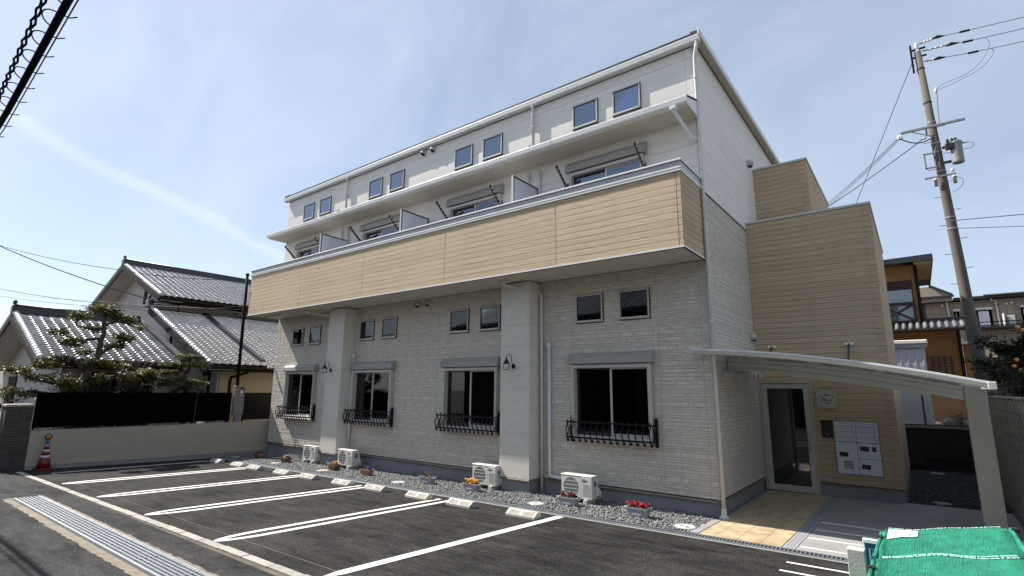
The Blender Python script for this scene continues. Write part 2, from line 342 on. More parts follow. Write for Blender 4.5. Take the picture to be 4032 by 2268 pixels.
# ------------------------------------------------------------------ ground, road, lot
gx = [-400, -120, -60, -40, -30] + [-22 + i for i in range(29)] + [10, 20, 40, 120, 400]
gy = [-400, -120, -50, -30, -20] + [-13 + i for i in range(14)] + [4, 9, 20, 40, 120, 400]
sheet('ground', 0, 0, 0, 0, -0.012, 'soil', xs=gx, ys=gy)
road = sheet('road', -60, 30, -13.4, -6.50, 0.0, 'asphalt_road', xs=[-60, -40, -22] + [-21 + i for i in range(28)] + [14, 30], ys=[-13.4, -13] + [-12 + i for i in range(6)] + [-6.5])
lot = sheet('parking_lot', -15.62, 4.0, -6.36, -1.72, 0.0, 'asphalt_lot', xs=[-15.62 + 19.62 * i / 22 for i in range(21)] + [2.4, 4.0])
def strip(name, pts, w, parent, m='paint', dz=0.004, round_end=0):
    """painted line: polyline of (x, y) with width w, ends may be rounded"""
    b = MB(); P = [Vector((*p, 0)) for p in pts]; t = (P[-1] - P[0]).normalized(); nn = Vector((-t.y, t.x, 0)); L = (P[-1] - P[0]).length
    n = max(2, int(L / 0.25)); row = []
    for i in range(n + 1):
        s = i / n; c = P[0] + t * (L * s); d = L * s
        hw = w / 2
        if round_end and d < round_end: hw = w / 2 * math.sqrt(max(0.02, 1 - (1 - d / round_end) ** 2))
        for sg in (-1, 1):
            q = c + nn * hw * sg; b.v.append((q.x, q.y, gh(q.x, q.y) + dz))
    b.f = [(2 * i, 2 * i + 1, 2 * i + 3, 2 * i + 2) for i in range(n)]
    return link(name, b.mesh(name, False), m, parent)
# bay lines: pairs of long loops open towards the building, single lines at both ends
for xc, xf in ((-12.20, -12.28), (-9.78, -9.80), (-7.32, -7.24), (-4.80, -4.72)):
    for s in (-1, 1):
        b = MB(); N = 40; tip = -6.30; far = -2.0; wl_ = 0.105; gap = 0.075
        for i in range(N + 1):
            y = tip + (far - tip) * (i / N) ** 1.6; x = xc + (xf - xc) * (y - tip) / (far - tip); d = y - tip
            k = math.sqrt(max(0, 1 - (1 - min(1, d / 0.75)) ** 2)) if d < 0.75 else 1.0
            o_ = (gap + wl_) * k; inn = max(0.0, (gap) * math.sqrt(max(0, 1 - (1 - min(1, max(0, d - 0.16) / 0.6)) ** 2)))
            if inn > o_ - 0.004: inn = max(0.002, o_ - 0.004)
            for e in (max(0.003, inn), max(0.006, o_)): b.v.append((x + s * e, y, gh(x, y) + 0.004))
        b.f = [(2 * i, 2 * i + 1, 2 * i + 3, 2 * i + 2) for i in range(N)]
        link('painted_line', b.mesh('painted_line', False), 'paint', lot)
strip('painted_line', [(-2.40, -6.25), (-2.16, -1.80)], 0.15, lot, round_end=0.3)
strip('painted_line', [(-14.45, -6.00), (-14.75, -2.2)], 0.11, lot, round_end=0.2)
for y in (-2.18, -2.60, -3.02, -3.44): strip('painted_line', [(1.40, y), (4.0, y)], 0.055, lot)
for y in (-6.00,): strip('chalk_line', [(-12.6, y - 0.1), (2.0, y + 0.06)], 0.008, lot, 'concrete_old', 0.003)

# kerb stones between lot and road
kerb = bpy.data.objects.new('kerb', None); COL.objects.link(kerb); kerb['kind'] = 'structure'
x = -15.2; i = 0
while x < 5.0:
    L = 0.60; b = MB(); x1 = x + L - 0.014
    y0 = -6.66 + 0.016 * (x + 15.2); b.box(x, x1, -6.56 + 0.013 * (x + 15.2), -6.44 + 0.013 * (x + 15.2), -0.1, 0.0)
    b.v = [(p[0], p[1], p[2] + gh(p[0], p[1]) + 0.006 + 0.004 * (i % 3 == 0)) for p in b.v]
    obj('kerb_stone', b, 'kerb_concrete', kerb); x += L; i += 1

# street drain: galvanised gratings in a concrete channel rim
rim = sheet('drain_rim', -10.70, 4.6, -7.49, -6.90, 0.003, 'concrete_old', nx=190, ny=1)
me = rim.data
for v_ in me.vertices: v_.co.y += random.uniform(-0.014, 0.014)
drain = thing('street_drain', 'long galvanised steel drain grating set in the road outside the car park', 'drain grate', (-10.45, -7.2, 0))
obj('channel', MB().add([(-10.5, -7.36, gh(-10.5, -7.3) + .006), (4.4, -7.36, gh(4.4, -7.3) + .006), (4.4, -7.0, gh(4.4, -7.0) + .006), (-10.5, -7.0, gh(-10.5, -7.0) + .006)], [(0, 1, 2, 3)]), 'dark_channel', drain)
b = MB(); L = 0.996
for y in (0, 0.052, 0.104, 0.156, 0.208, 0.260, 0.312): b.box(0, L, y, y + 0.016, 0, 0.03)
b.box(0, L, -0.022, 0.0, 0, 0.034); b.box(0, L, 0.330, 0.352, 0, 0.034)
for k in range(33): b.box(0.006 + k * 0.03, 0.012 + k * 0.03, 0, 0.33, 0.004, 0.022)
b.box(0, 0.006, 0, 0.33, 0, 0.03); b.box(L - 0.006, L, 0, 0.33, 0, 0.03)
gm = b.mesh('grating'); gm.materials.append(MATS['galvanised'])
for k in range(14):
    x = -10.48 + k; o = link('grating', gm, None, drain); o.location = Vector((x, -7.35, gh(x, -7.2) + 0.008)) - drain.location; o.rotation_euler = (-0.026, -0.011, 0)

# gutter with grating along the gravel strip, and the gravel strip itself
gut = thing('gutter_grate', 'narrow galvanised gutter grating along the gravel strip and the tiled porch', 'drain grate', (-15.3, -1.6, 0))
b = MB()
b.add([(-15.3, -1.70, gh(-15.3, -1.7) - .002), (4.0, -1.70, gh(4.0, -1.7) - .002), (4.0, -1.49, gh(4.0, -1.49) - .002), (-15.3, -1.49, gh(-15.3, -1.49) - .002)], [(0, 1, 2, 3)])
obj('channel', b, 'dark_channel', gut)
b = MB(); L = 0.995
b.box(0, L, -0.012, 0.014, 0, 0.02); b.box(0, L, 0.146, 0.172, 0, 0.02)
for k in range(20): b.box(0.012 + k * 0.05, 0.028 + k * 0.05, 0.014, 0.146, 0.002, 0.017)
gm = b.mesh('grating'); gm.materials.append(MATS['galvanised'])
for k in range(19):
    x = -15.25 + k; o = link('grating', gm, None, gut); o.location = Vector((x, -1.69, gh(x, -1.6) + 0.002)) - gut.location; o.rotation_euler = (-0.026, -0.011 if x < 0 else -0.010, 0)
edge = sheet('gutter_edge', -15.4, 4.0, -1.76, -1.705, 0.005, 'concrete', nx=20, ny=1)
bed = sheet('gravel_bed', -15.6, -0.04, -1.515, 0.1, 0.002, 'gravel_base', nx=20, ny=4)
def stones(name, x0, x1, y0, y1, n, m, parent, smin=0.018, smax=0.04, zf=None, heap=0.0):
    base = np.array([(1, 0, 0), (-1, 0, 0), (0, 1, 0), (0, -1, 0), (0, 0, 1), (0, 0, -1)], float)
    F = np.array([(0, 2, 4), (2, 1, 4), (1, 3, 4), (3, 0, 4), (2, 0, 5), (1, 2, 5), (3, 1, 5), (0, 3, 5)])
    P = np.stack([rng.uniform(x0, x1, n), rng.uniform(y0, y1, n)], 1)
    z = np.array([gh(a, b_) for a, b_ in P]) if zf is None else np.full(n, zf)
    sz = rng.uniform(smin, smax, n); V = base[None] * rng.uniform(0.55, 1.15, (n, 6, 1)) * sz[:, None, None] * rng.uniform(0.6, 1.2, (n, 1, 3))
    a = rng.uniform(0, 6.28, n); e = rng.uniform(-0.9, 0.9, n); ca, sa, ce, se = np.cos(a), np.sin(a), np.cos(e), np.sin(e)
    x_, y_, z_ = V[..., 0], V[..., 1] * ce[:, None] - V[..., 2] * se[:, None], V[..., 1] * se[:, None] + V[..., 2] * ce[:, None]
    W = np.stack([x_ * ca[:, None] - y_ * sa[:, None] + P[:, 0:1], x_ * sa[:, None] + y_ * ca[:, None] + P[:, 1:2], z_ * 0.75 + (z + sz * 0.35 + rng.uniform(0, heap, n))[:, None]], 2)
    return bulk(name, W.reshape(-1, 3), (F[None] + (np.arange(n) * 6)[:, None, None]).reshape(-1, 3), m, parent)
def bulk(name, V, F, m, parent=None, kind='stuff'):
    me = bpy.data.meshes.new(name); k = F.shape[1]
    me.vertices.add(len(V)); me.vertices.foreach_set('co', V.astype(np.float32).ravel())
    me.loops.add(F.size); me.loops.foreach_set('vertex_index', F.astype(np.int32).ravel())
    me.polygons.add(len(F)); me.polygons.foreach_set('loop_start', np.arange(0, F.size, k, dtype=np.int32)); me.polygons.foreach_set('loop_total', np.full(len(F), k, np.int32))
    me.update(calc_edges=True); me.validate()
    return link(name, me, m, parent, kind=kind)
stones('gravel', -15.5, -0.06, -1.50, -0.03, 26000, 'gravel', bed, heap=0.012)
# ------------------------------------------------------------------ porch, concrete pad, side yard
def flat(b, x0, x1, y0, y1, top, th=0.02):
    b.box(x0, x1, y0, y1, -th, 0); b.v = b.v[:-8] + [(p[0], p[1], p[2] + gh(p[0], p[1]) + top) for p in b.v[-8:]]; return b
porch = obj('porch', flat(MB(), -0.09, 1.215, -1.485, 0.0, 0.004, .05).add(*(lambda q: (q.v, q.f))(flat(MB(), 0.0, 1.215, 0.0, 3.36, 0.004, .05))), 'concrete', kind='structure')
cols = (0.072, 0.300, 0.612, 0.924, 1.206); rows = [-1.475 + 0.62 * k for k in range(8)] + [3.34]
for i in range(4):
    for j in range(len(rows) - 1):
        b = MB(); ym = [rows[j] + 0.003, rows[j + 1] - 0.003]
        for (a0, a1) in ([(ym[0], min(ym[1], 0)), (0, ym[1])] if ym[0] < 0 < ym[1] else [ym]): flat(b, cols[i] + 0.003, cols[i + 1] - 0.003, a0, a1, 0.012, 0.008)
        obj('tile', b, 'porch_tile', porch)
for j in range(3): obj('edge_stone', flat(MB(), -0.088, 0.068, -1.475 + 0.4 * j, -1.48 + 0.4 * (j + 1), 0.020, 0.016), 'concrete', porch)
pad = obj('concrete_pad', flat(flat(MB(), 1.375, 4.02, -1.485, 0, 0.006, .05), 1.375, 4.02, 0, 3.50, 0.006, .05), 'concrete', kind='structure')
for y in (0.66, 0.07, -0.60, -1.25): obj('painted_line', flat(MB(), 1.40, 3.40, y - 0.026, y + 0.026, 0.010, 0.003), 'paint', pad)
sl = thing('slot_drain', 'dark steel channel cover between tiled porch and concrete pad', 'drain cover', (1.29, -1.48, 0))
b = MB(); flat(b, 1.218, 1.372, -1.485, 0, 0.002, .03); flat(b, 1.218, 1.372, 0, 3.30, 0.002, .03); obj('channel_bed', b, 'dark_channel', sl)
for x0, x1, m in ((1.222, 1.245, 'grey_trim'), (1.25, 1.338, 'foundation'), (1.343, 1.368, 'grey_trim')):
    b = MB(); flat(b, x0, x1, -1.48, 0, 0.011, .006); flat(b, x0, x1, 0, 3.29, 0.011, .006); obj('cover_strip', b, m, sl)
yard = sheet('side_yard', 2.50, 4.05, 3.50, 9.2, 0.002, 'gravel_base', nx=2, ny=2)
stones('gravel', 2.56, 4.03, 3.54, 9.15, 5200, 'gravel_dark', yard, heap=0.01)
def manhole(x, y, r, label, m='manhole_white'):
    z = gh(x, y) + 0.02
    t = thing('inspection_cover', label, 'manhole cover', (x, y, z), 'round inspection covers')
    obj('rim', MB().lathe([(r, -0.04), (r, 0.012), (r * 0.9, 0.016), (r * 0.9, 0.006)], (x, y, z), 28), m, t)
    obj('lid', MB().lathe([(r * 0.88, -0.01), (r * 0.88, 0.014), (r * 0.84, 0.017)], (x, y, z), 28), m, t)
    obj('lift_slot', MB().cbox(x - r * .35, x + r * .35, y - 0.008, y + 0.008, z + 0.016, z + 0.0195, 0.001), 'mark_grey', t)
for x, r, l in ((-0.22, 0.17, 'round white inspection cover beside the tiled porch'), (-3.08, 0.16, 'round white inspection cover in front of the maroon flower trough'), (-7.04, 0.16, 'round white inspection cover in the gravel between terracotta and pale grey planters'),
                (-10.14, 0.16, 'round white inspection cover in front of the yellow flowers in a brown pot'), (-12.64, 0.14, 'round white inspection cover by the cream and purple pansies'), (-15.1, 0.14, 'round white inspection cover at the beige wall end of the gravel')):
    manhole(x, -1.21, r, l)
manhole(3.05, 3.72, 0.15, 'round grey cover in the dark side yard beside the concrete pad', 'concrete'); manhole(3.08, 8.6, 0.16, 'round grey cover at the far end of the dark side yard', 'concrete')

# ------------------------------------------------------------------ apartment building
LX = -15.45
apt = thing('apartment_building', 'two-storey apartment block with pale stone siding, wood-look balcony and loft windows', 'building', (0, 0, 0))
WC = [-2.04 - 3.845 * k for k in range(4)]                 # centres of the tall windows
SC = [(-2.515 - 3.83 * k, -1.475 - 3.83 * k) for k in range(4)]   # centres of the small window pairs
holes = [(c - 0.82, c + 0.82, 1.24, 2.68) for c in WC] + [(c + 0.02 - 0.84, c + 0.02 + 0.84, 4.80, 7.00) for c in WC]
def holed(b, x0, x1, z0, z1, y0, y1, hs):
    xs = sorted({x0, x1} | {h[0] for h in hs} | {h[1] for h in hs}); zs = sorted({z0, z1} | {h[2] for h in hs} | {h[3] for h in hs})
    for j in range(len(zs) - 1):
        run = None
        for i in range(len(xs)):
            solid = i < len(xs) - 1 and not any(h[0] < (xs[i] + xs[i + 1]) / 2 < h[1] and h[2] < (zs[j] + zs[j + 1]) / 2 < h[3] for h in hs)
            if solid and run is None: run = xs[i]
            if not solid and run is not None: b.box(run, xs[i], y0, y1, zs[j], zs[j + 1]); run = None
    return b
b = MB(); holed(b, LX + 0.02, -0.02, 0.26, 9.30, 0.016, 0.16, holes)
obj('structural_wall', b, 'stone_joint', apt)
b = MB(); b.box(-0.16, -0.018, 0.16, 8.8, 0.26, 9.30); b.box(LX, LX + 0.15, 0.16, 8.8, 0.2, 9.30); b.box(LX, -0.02, 8.8, 8.95, 0.2, 9.30)
obj('outer_wall', b, 'siding_joint', apt)
b = MB(); b.box(LX + 0.15, -0.16, 3.2, 3.3, 0.3, 9.2); b.box(LX + 0.15, -0.16, 0.16, 3.2, 4.62, 4.75); b.box(LX + 0.15, -0.16, 0.16, 3.2, 0.28, 0.40)
for k in (-3.86, -7.70, -11.55): b.box(k - 0.05, k + 0.05, 0.16, 3.2, 0.4, 9.2)
obj('interior', b, 'room', apt)
b = MB(); b.box(LX + 0.03, -0.03, 0.03, 8.9, -0.4, 0.235); obj('foundation', b, 'foundation', apt)
obj('foundation_flashing', MB().prism([(-0.018, 0.236), (0.05, 0.236), (0.05, 0.268), (-0.004, 0.268)], 'x', LX, 0.012), 'flashing_brown', apt)
obj('foundation_flashing', MB().prism([(0.018, 0.236), (-0.05, 0.236), (-0.05, 0.268), (0.004, 0.268)], 'y', -0.018, 3.35), 'flashing_brown', apt)
obj('dark_joint', MB().box(LX, 0.004, -0.001, 0.05, 0.268, 0.282).box(-0.05, 0.001, 0.05, 3.35, 0.268, 0.282), 'dark_gap', apt)

# split-stone siding: rows of long thin stones, uneven depth; windows and columns left free
skip = [(c - 0.90, c + 0.90, 1.17, 2.95) for c in WC] + [(c - 0.335, c + 0.335, 3.56, 4.20) for p in SC for c in p]
colx = [(-4.62, -3.81), (-11.57, -10.76)]
skip += [(a + .05, c - .05, 0, 5) for a, c in colx]
def stone_rows(u0, u1, z0, z1, joints, seed):
    R = random.Random(seed); out = []
    z = z0
    while z < z1 - 0.02:
        # a module of 0.152 split in two or three courses
        for h in R.choice(((0.05, 0.051, 0.051), (0.062, 0.045, 0.045), (0.051, 0.101), (0.076, 0.076), (0.045, 0.062, 0.045), (0.045, 0.045, 0.062))):
            ztop = min(z + h, z1); u = u0 - R.uniform(0, 0.2)
            if ztop - z > 0.015:
                while u < u1:
                    L = R.choice((0.16, 0.24, 0.31, 0.40, 0.52)) * R.uniform(0.85, 1.2); a, c = max(u, u0), min(u + L, u1)
                    for jx in joints:
                        if a < jx < c: c = jx
                    if c - a > 0.02: out.append((a, c, z, ztop, R.uniform(0.0, 0.0055)))
                    u = c if c > u else u + L
            z += h
            if z >= z1: break
    return out
front = [s for s in stone_rows(LX, 0.0, 0.284, 4.60, (-0.16, -1.0, -4.0, -7.1, -8.3, -10.2, -13.3, -15.2), 3)]
def cut(s):
    """remove the part of a stone that lies under a window or column"""
    segs = [(s[0], s[1])]
    for h in skip:
        if h[2] < (s[2] + s[3]) / 2 < h[3]:
            segs = [q for a, c in segs for q in ((a, min(c, h[0])), (max(a, h[1]), c)) if q[1] - q[0] > 0.012]
    return [(a, c, s[2], s[3], s[4]) for a, c in segs]
front = [q for s in front for q in cut(s)]
side = stone_rows(0.0, 3.35, 0.284, 6.0, (0.16,), 5)
sw = obj('stone_siding', holed(MB(), LX + 0.001, -0.019, 0.284, 4.60, 0.0085, 0.0155, holes[:4]), 'stone_joint', apt)
g_ = 0.0022
def stone_vf(s, end):
    a, c, z0, z1, d = s; a += g_; c -= g_; z0 += g_; z1 -= g_; f_ = -d + 0.004; bck = 0.014; e = min(0.006, (c - a) / 4, (z1 - z0) / 4)
    P = [(a, bck, z0), (c, bck, z0), (c, bck, z1), (a, bck, z1), (a + e, f_, z0 + e), (c - e, f_, z0 + e), (c - e, f_, z1 - e), (a + e, f_, z1 - e)]
    if end: P = [(-p[1], p[0], p[2]) for p in P]
    return P, [(4, 5, 6, 7), (0, 1, 5, 4), (1, 2, 6, 5), (2, 3, 7, 6), (3, 0, 4, 7)]
front.sort(key=lambda s: (s[0] + s[1]) / 2 - 0.25 * (s[1] - s[0]), reverse=True)
for s in front[:300]:
    P, F = stone_vf(s, False); b = MB(); b.add(P, F); o = obj('stone', b, 'stone_siding', sw)
b = MB()
for s in front[300:]: b.add(*stone_vf(s, False))
o = link('stones', b.mesh('stones', False), 'stone_siding', sw); o['kind'] = 'stuff'
sw2 = obj('stone_siding', MB().box(-0.0155, -0.0085, 0.0, 3.35, 0.284, 6.0), 'stone_joint', apt)
b = MB()
for s in side: b.add(*stone_vf(s, True))
o = link('stones', b.mesh('stones'), 'stone_siding', sw2); o['kind'] = 'stuff'
obj('corner_trim', MB().box(-0.035, 0.004, -0.012, 0.002, 0.284, 4.60).box(-0.002, 0.012, -0.012, 0.035, 0.284, 6.0), 'stone_siding', apt)
obj('siding_flashing', MB().box(-0.02, 0.014, 0.0, 3.36, 5.998, 6.022), 'aluminium_dark', apt)

# plain white panels of the upper walls
uw = obj('upper_wall', holed(MB(), LX + 0.01, -0.021, 4.62, 9.14, 0.008, 0.0155, holes[4:]), 'siding_joint', apt)
def panel_row(z0, z1, hs):
    js = [LX, -12.35, -9.20, -6.15, -3.10, -0.165, 0.0]
    for a, c in zip(js, js[1:]):
        segs = [(a, c)]
        for h in hs:
            segs = [q for s0, s1 in segs for q in ((s0, min(s1, h[0])), (max(s0, h[1]), s1)) if q[1] - q[0] > 0.02]
        for s0, s1 in segs: piece('siding_panel', 'siding_white', uw, s0 + 0.002, s1 - 0.002, 0.0, 0.014, z0 + 0.003, z1 - 0.003)
wh = [(h[0], h[1]) for h in holes[4:]]
for k in range(-1, 9):
    z0 = 6.99 + 0.4765 * (k - 3); z1 = z0 + 0.4765
    if z0 > 9.1 or z1 < 5.4: continue
    panel_row(z0, min(z1, 9.145), wh if z1 < 7.05 else [])
ew = obj('end_wall', MB().box(-0.0155, -0.008, 0.0, 8.8, 6.022, 9.31), 'siding_joint', apt)
for k in range(8):
    z0 = 6.022 if k == 0 else 6.515 + 0.4765 * (k - 1); z1 = min(9.31, 6.515 + 0.4765 * k)
    for a, c in ((0.0, 0.16), (0.16, 3.1), (3.1, 6.1), (6.1, 8.8)):
        piece('siding_panel', 'siding_white', ew, -0.014, 0.0, a + 0.002, c - 0.002, z0 + 0.003, z1 - 0.003)

# roof with gutter and verge
roof = obj('roof', MB().box(LX - 0.18, 0.19, -0.10, 9.1, 9.33, 9.36), 'roof_metal', apt)
obj('verge_board', MB().cbox(0.165, 0.20, -0.145, 9.1, 9.27, 9.40, 0.004), 'white_trim', roof)
obj('verge_board', MB().cbox(LX - 0.20, LX - 0.165, -0.13, 9.1, 9.27, 9.40, 0.004), 'white_trim', roof)
obj('verge_soffit', MB().box(0.0, 0.165, -0.02, 9.1, 9.312, 9.328), 'soffit', roof)
obj('soffit_shadow_gap', MB().box(-0.01, 0.012, 0.0, 8.9, 9.296, 9.312), 'dark_gap', roof)
obj('ridge_cap', MB().cbox(-0.02, 0.15, -0.06, 9.0, 9.362, 9.43, 0.01), 'roof_metal', roof)
obj('ridge_cap', MB().cbox(LX - 0.15, LX + 0.02, -0.06, 9.0, 9.362, 9.43, 0.01), 'roof_metal', roof)
def gutter(name, x0, x1, yf, zt, h, d, parent):
    prof = [(yf + d, zt - 0.004), (yf + d, zt - h), (yf + 0.028, zt - h), (yf + 0.010, zt - h + 0.02), (yf, zt - 0.012), (yf + 0.004, zt), (yf + 0.03, zt), (yf + 0.05, zt - 0.004)]
    g = obj(name, MB().prism(prof, 'x', x0, x1), 'white_trim', parent)
    obj('end_cap', MB().prism([(p[0] - 0.003, p[1] + 0.003) for p in prof], 'x', x1, x1 + 0.012), 'white_trim', g)
    obj('end_cap', MB().prism([(p[0] - 0.003, p[1] + 0.003) for p in prof], 'x', x0 - 0.012, x0), 'white_trim', g)
    n = int((x1 - x0) / 3.6)
    for k in range(1, n + 1):
        xx = x0 + (x1 - x0) * k / (n + 1)
        obj('joint_sleeve', MB().prism([(p[0] - (0.004 if p[0] < yf + 0.03 else 0), p[1] - 0.003) for p in prof], 'x', xx - 0.05, xx + 0.05), 'white_trim', g)
    return g
gutter('roof_gutter', LX - 0.16, 0.165, -0.150, 9.27, 0.135, 0.13, apt)
obj('roof_fascia', MB().box(LX - 0.15, 0.16, -0.018, -0.003, 9.13, 9.33), 'white_trim', apt)
obj('wall_cap_joint', MB().box(LX, 0.0, -0.016, 0.0, 9.118, 9.13), 'dark_gap', apt)

# mid eave over the balcony
eave = obj('eave', MB().box(LX, 0.012, -0.60, 0.0, 7.520, 7.545), 'soffit', apt)
obj('eave_fascia', MB().box(LX, 0.02, -0.612, -0.598, 7.515, 7.70), 'white_trim', eave)
obj('eave_side', MB().prism([(-0.61, 7.517), (0.0, 7.517), (0.0, 7.86), (-0.61, 7.67)], 'x', 0.022, 0.045), 'white_trim', eave)
obj('eave_side', MB().prism([(-0.61, 7.517), (0.0, 7.517), (0.0, 7.86), (-0.61, 7.67)], 'x', LX - 0.045, LX - 0.022), 'white_trim', eave)
obj('eave_roofing', MB().prism([(-0.66, 7.675), (0.0, 7.88), (0.0, 7.895), (-0.66, 7.692)], 'x', LX - 0.06, 0.06), 'roof_metal', eave)
gutter('eave_gutter', LX - 0.05, 0.035, -0.725, 7.665, 0.125, 0.115, apt)
for x in (-11.51, -3.90):      # outlet shoes lying on the eave
    obj('outlet_pipe', MB().tube([(x, -0.06, 7.95), (x + 0.02, -0.30, 7.86), (x + 0.22, -0.62, 7.76)], 0.038, 8), 'pvc_pale', apt, True)
for x in (-11.66, -3.97):      # pipes from the roof gutter to the eave
    p_ = obj('downpipe', MB().tube([(x, -0.09, 9.15), (x, -0.075, 9.05), (x + 0.02, -0.06, 7.93)], 0.034, 10), 'pvc_pale', apt, True)
    obj('bracket', MB().lathe([(0.05, 0), (0.05, 0.02)], (x + .005, -0.066, 8.55), 10), 'pvc_pale', p_)
    obj('funnel', MB().lathe([(0.036, 0), (0.055, 0.06), (0.055, 0.10)], (x, -0.085, 9.05), 10), 'pvc_pale', p_)
# corner downpipe with the swan neck at the top and the branch from the eave
dp = obj('downpipe', MB().tube([(0.11, -0.10, 9.16), (0.11, -0.09, 9.03), (0.055, -0.06, 8.86), (0.05, -0.05, 8.7), (0.05, -0.05, 0.10)], 0.036, 10), 'pvc_pale', apt, True)
obj('branch_pipe', MB().tube([(-0.22, -0.66, 7.56), (-0.22, -0.66, 7.46), (-0.08, -0.10, 7.06), (0.04, -0.06, 7.05)], 0.034, 8), 'pvc_white', dp, True)
obj('funnel', MB().cbox(-0.29, -0.15, -0.72, -0.60, 7.46, 7.56, 0.02), 'pvc_white', dp)
for z in (8.36, 7.12, 6.7, 5.2, 3.4, 1.62): obj('bracket', MB().lathe([(0.046, 0), (0.046, 0.03)], (0.05, -0.05, z), 10), 'pvc_pale', dp)
obj('pipe_shoe', MB().lathe([(0.085, 0), (0.08, 0.03), (0.048, 0.045), (0.045, 0.16)], (0.05, -0.05, 0.012), 14), 'pvc_pale', dp)
obj('corner_strip', MB().box(-0.012, 0.014, -0.016, 0.012, 4.60, 9.13), 'grey_trim', apt)

# balcony: wood-look planks on the outside, white and grey trim above
BY = -1.15; BX = LX + 0.02
bal = obj('balcony', MB().box(BX + 0.02, -0.02, BY + 0.016, BY + 0.14, 4.64, 6.16).box(-0.14, -0.018, BY + 0.14, -0.002, 4.64, 6.16).box(BX + 0.018, BX + 0.14, BY + 0.14, -0.002, 4.64, 6.16), 'wood_joint', apt)
obj('soffit_board', MB().box(BX + 0.01, -0.01, BY + 0.01, 0.0, 4.605, 4.64), 'soffit', bal)
obj('soffit_edge', MB().box(BX - 0.006, 0.008, BY - 0.012, BY + 0.01, 4.592, 4.625).box(-0.012, 0.010, BY + 0.01, -0.002, 4.592, 4.625), 'white_trim', bal)
obj('drip_edge', MB().box(BX - 0.008, 0.012, BY - 0.016, BY + 0.012, 4.578, 4.590).box(-0.014, 0.014, BY + 0.012, -0.002, 4.578, 4.590), 'dark_gap', bal)
obj('balcony_floor', MB().box(BX + 0.14, -0.14, BY + 0.14, 0.0, 4.80, 4.86), 'concrete', bal)
obj('inner_lining', MB().box(BX + 0.14, -0.14, BY + 0.141, BY + 0.155, 4.86, 6.15), 'siding_white', bal)
js = [BX, -12.19, -9.0, -5.81, -2.62, -0.082, 0.0]
nC = 11; z0b = 4.628; pz = (5.995 - z0b) / nC
for i in range(nC):
    za, zb = z0b + i * pz, z0b + (i + 1) * pz
    for a, c in zip(js, js[1:]): piece('siding_plank', 'wood_siding', bal, a + 0.0055, c - 0.0055, BY, BY + 0.016, za + 0.0035, zb - 0.0035)
    piece('siding_plank', 'wood_siding', bal, -0.016, 0.0, BY + 0.018, -0.02, za + 0.0035, zb - 0.0035)
obj('trim_band', MB().cbox(BX - 0.02, 0.022, BY - 0.022, BY + 0.02, 5.998, 6.045, 0.004).cbox(-0.02, 0.022, BY + 0.02, -0.002, 5.998, 6.045, 0.004), 'white_trim', bal)
obj('trim_band', MB().cbox(BX - 0.026, 0.028, BY - 0.028, BY + 0.02, 6.048, 6.075, 0.004).cbox(-0.02, 0.028, BY + 0.02, -0.002, 6.048, 6.075, 0.004), 'white_trim', bal)
obj('parapet_face', MB().box(BX - 0.012, 0.014, BY - 0.014, BY + 0.02, 6.076, 6.188).box(-0.02, 0.014, BY + 0.02, -0.002, 6.076, 6.188), 'grey_trim', bal)
obj('cap_rail', MB().cbox(BX - 0.03, 0.034, BY - 0.034, BY + 0.17, 6.19, 6.226, 0.005).cbox(-0.17, 0.034, BY + 0.17, -0.002, 6.19, 6.226, 0.005).cbox(BX - 0.03, BX + 0.17, BY + 0.17, -0.002, 6.19, 6.226, 0.005), 'white_trim', bal)
obj('cap_shadow_strip', MB().box(BX - 0.02, 0.024, BY - 0.024, BY + 0.1, 6.181, 6.189).box(-0.1, 0.024, BY + 0.1, -0.002, 6.181, 6.189), 'aluminium_dark', bal)
obj('soffit_vent', MB().box(-15.15, -14.1, -0.72, -0.62, 4.596, 4.604), 'mark_grey', bal)
for x in (-3.86, -7.67, -11.47):      # dividers between the flats
    dv = obj('divider', MB().box(x - 0.012, x + 0.012, -0.98, -0.05, 5.0, 6.90), 'mailbox_white', apt)
    obj('divider_frame', MB().box(x - 0.022, x + 0.022, -1.01, -0.975, 4.9, 6.93).box(x - 0.022, x + 0.022, -0.975, -0.05, 6.895, 6.93).box(x - 0.022, x + 0.022, -0.05, -0.015, 4.9, 6.93), 'aluminium_dark', dv)
    obj('divider_post', MB().box(x - 0.03, x + 0.026, -1.02, -1.012, 4.9, 6.935), 'aluminium', dv)

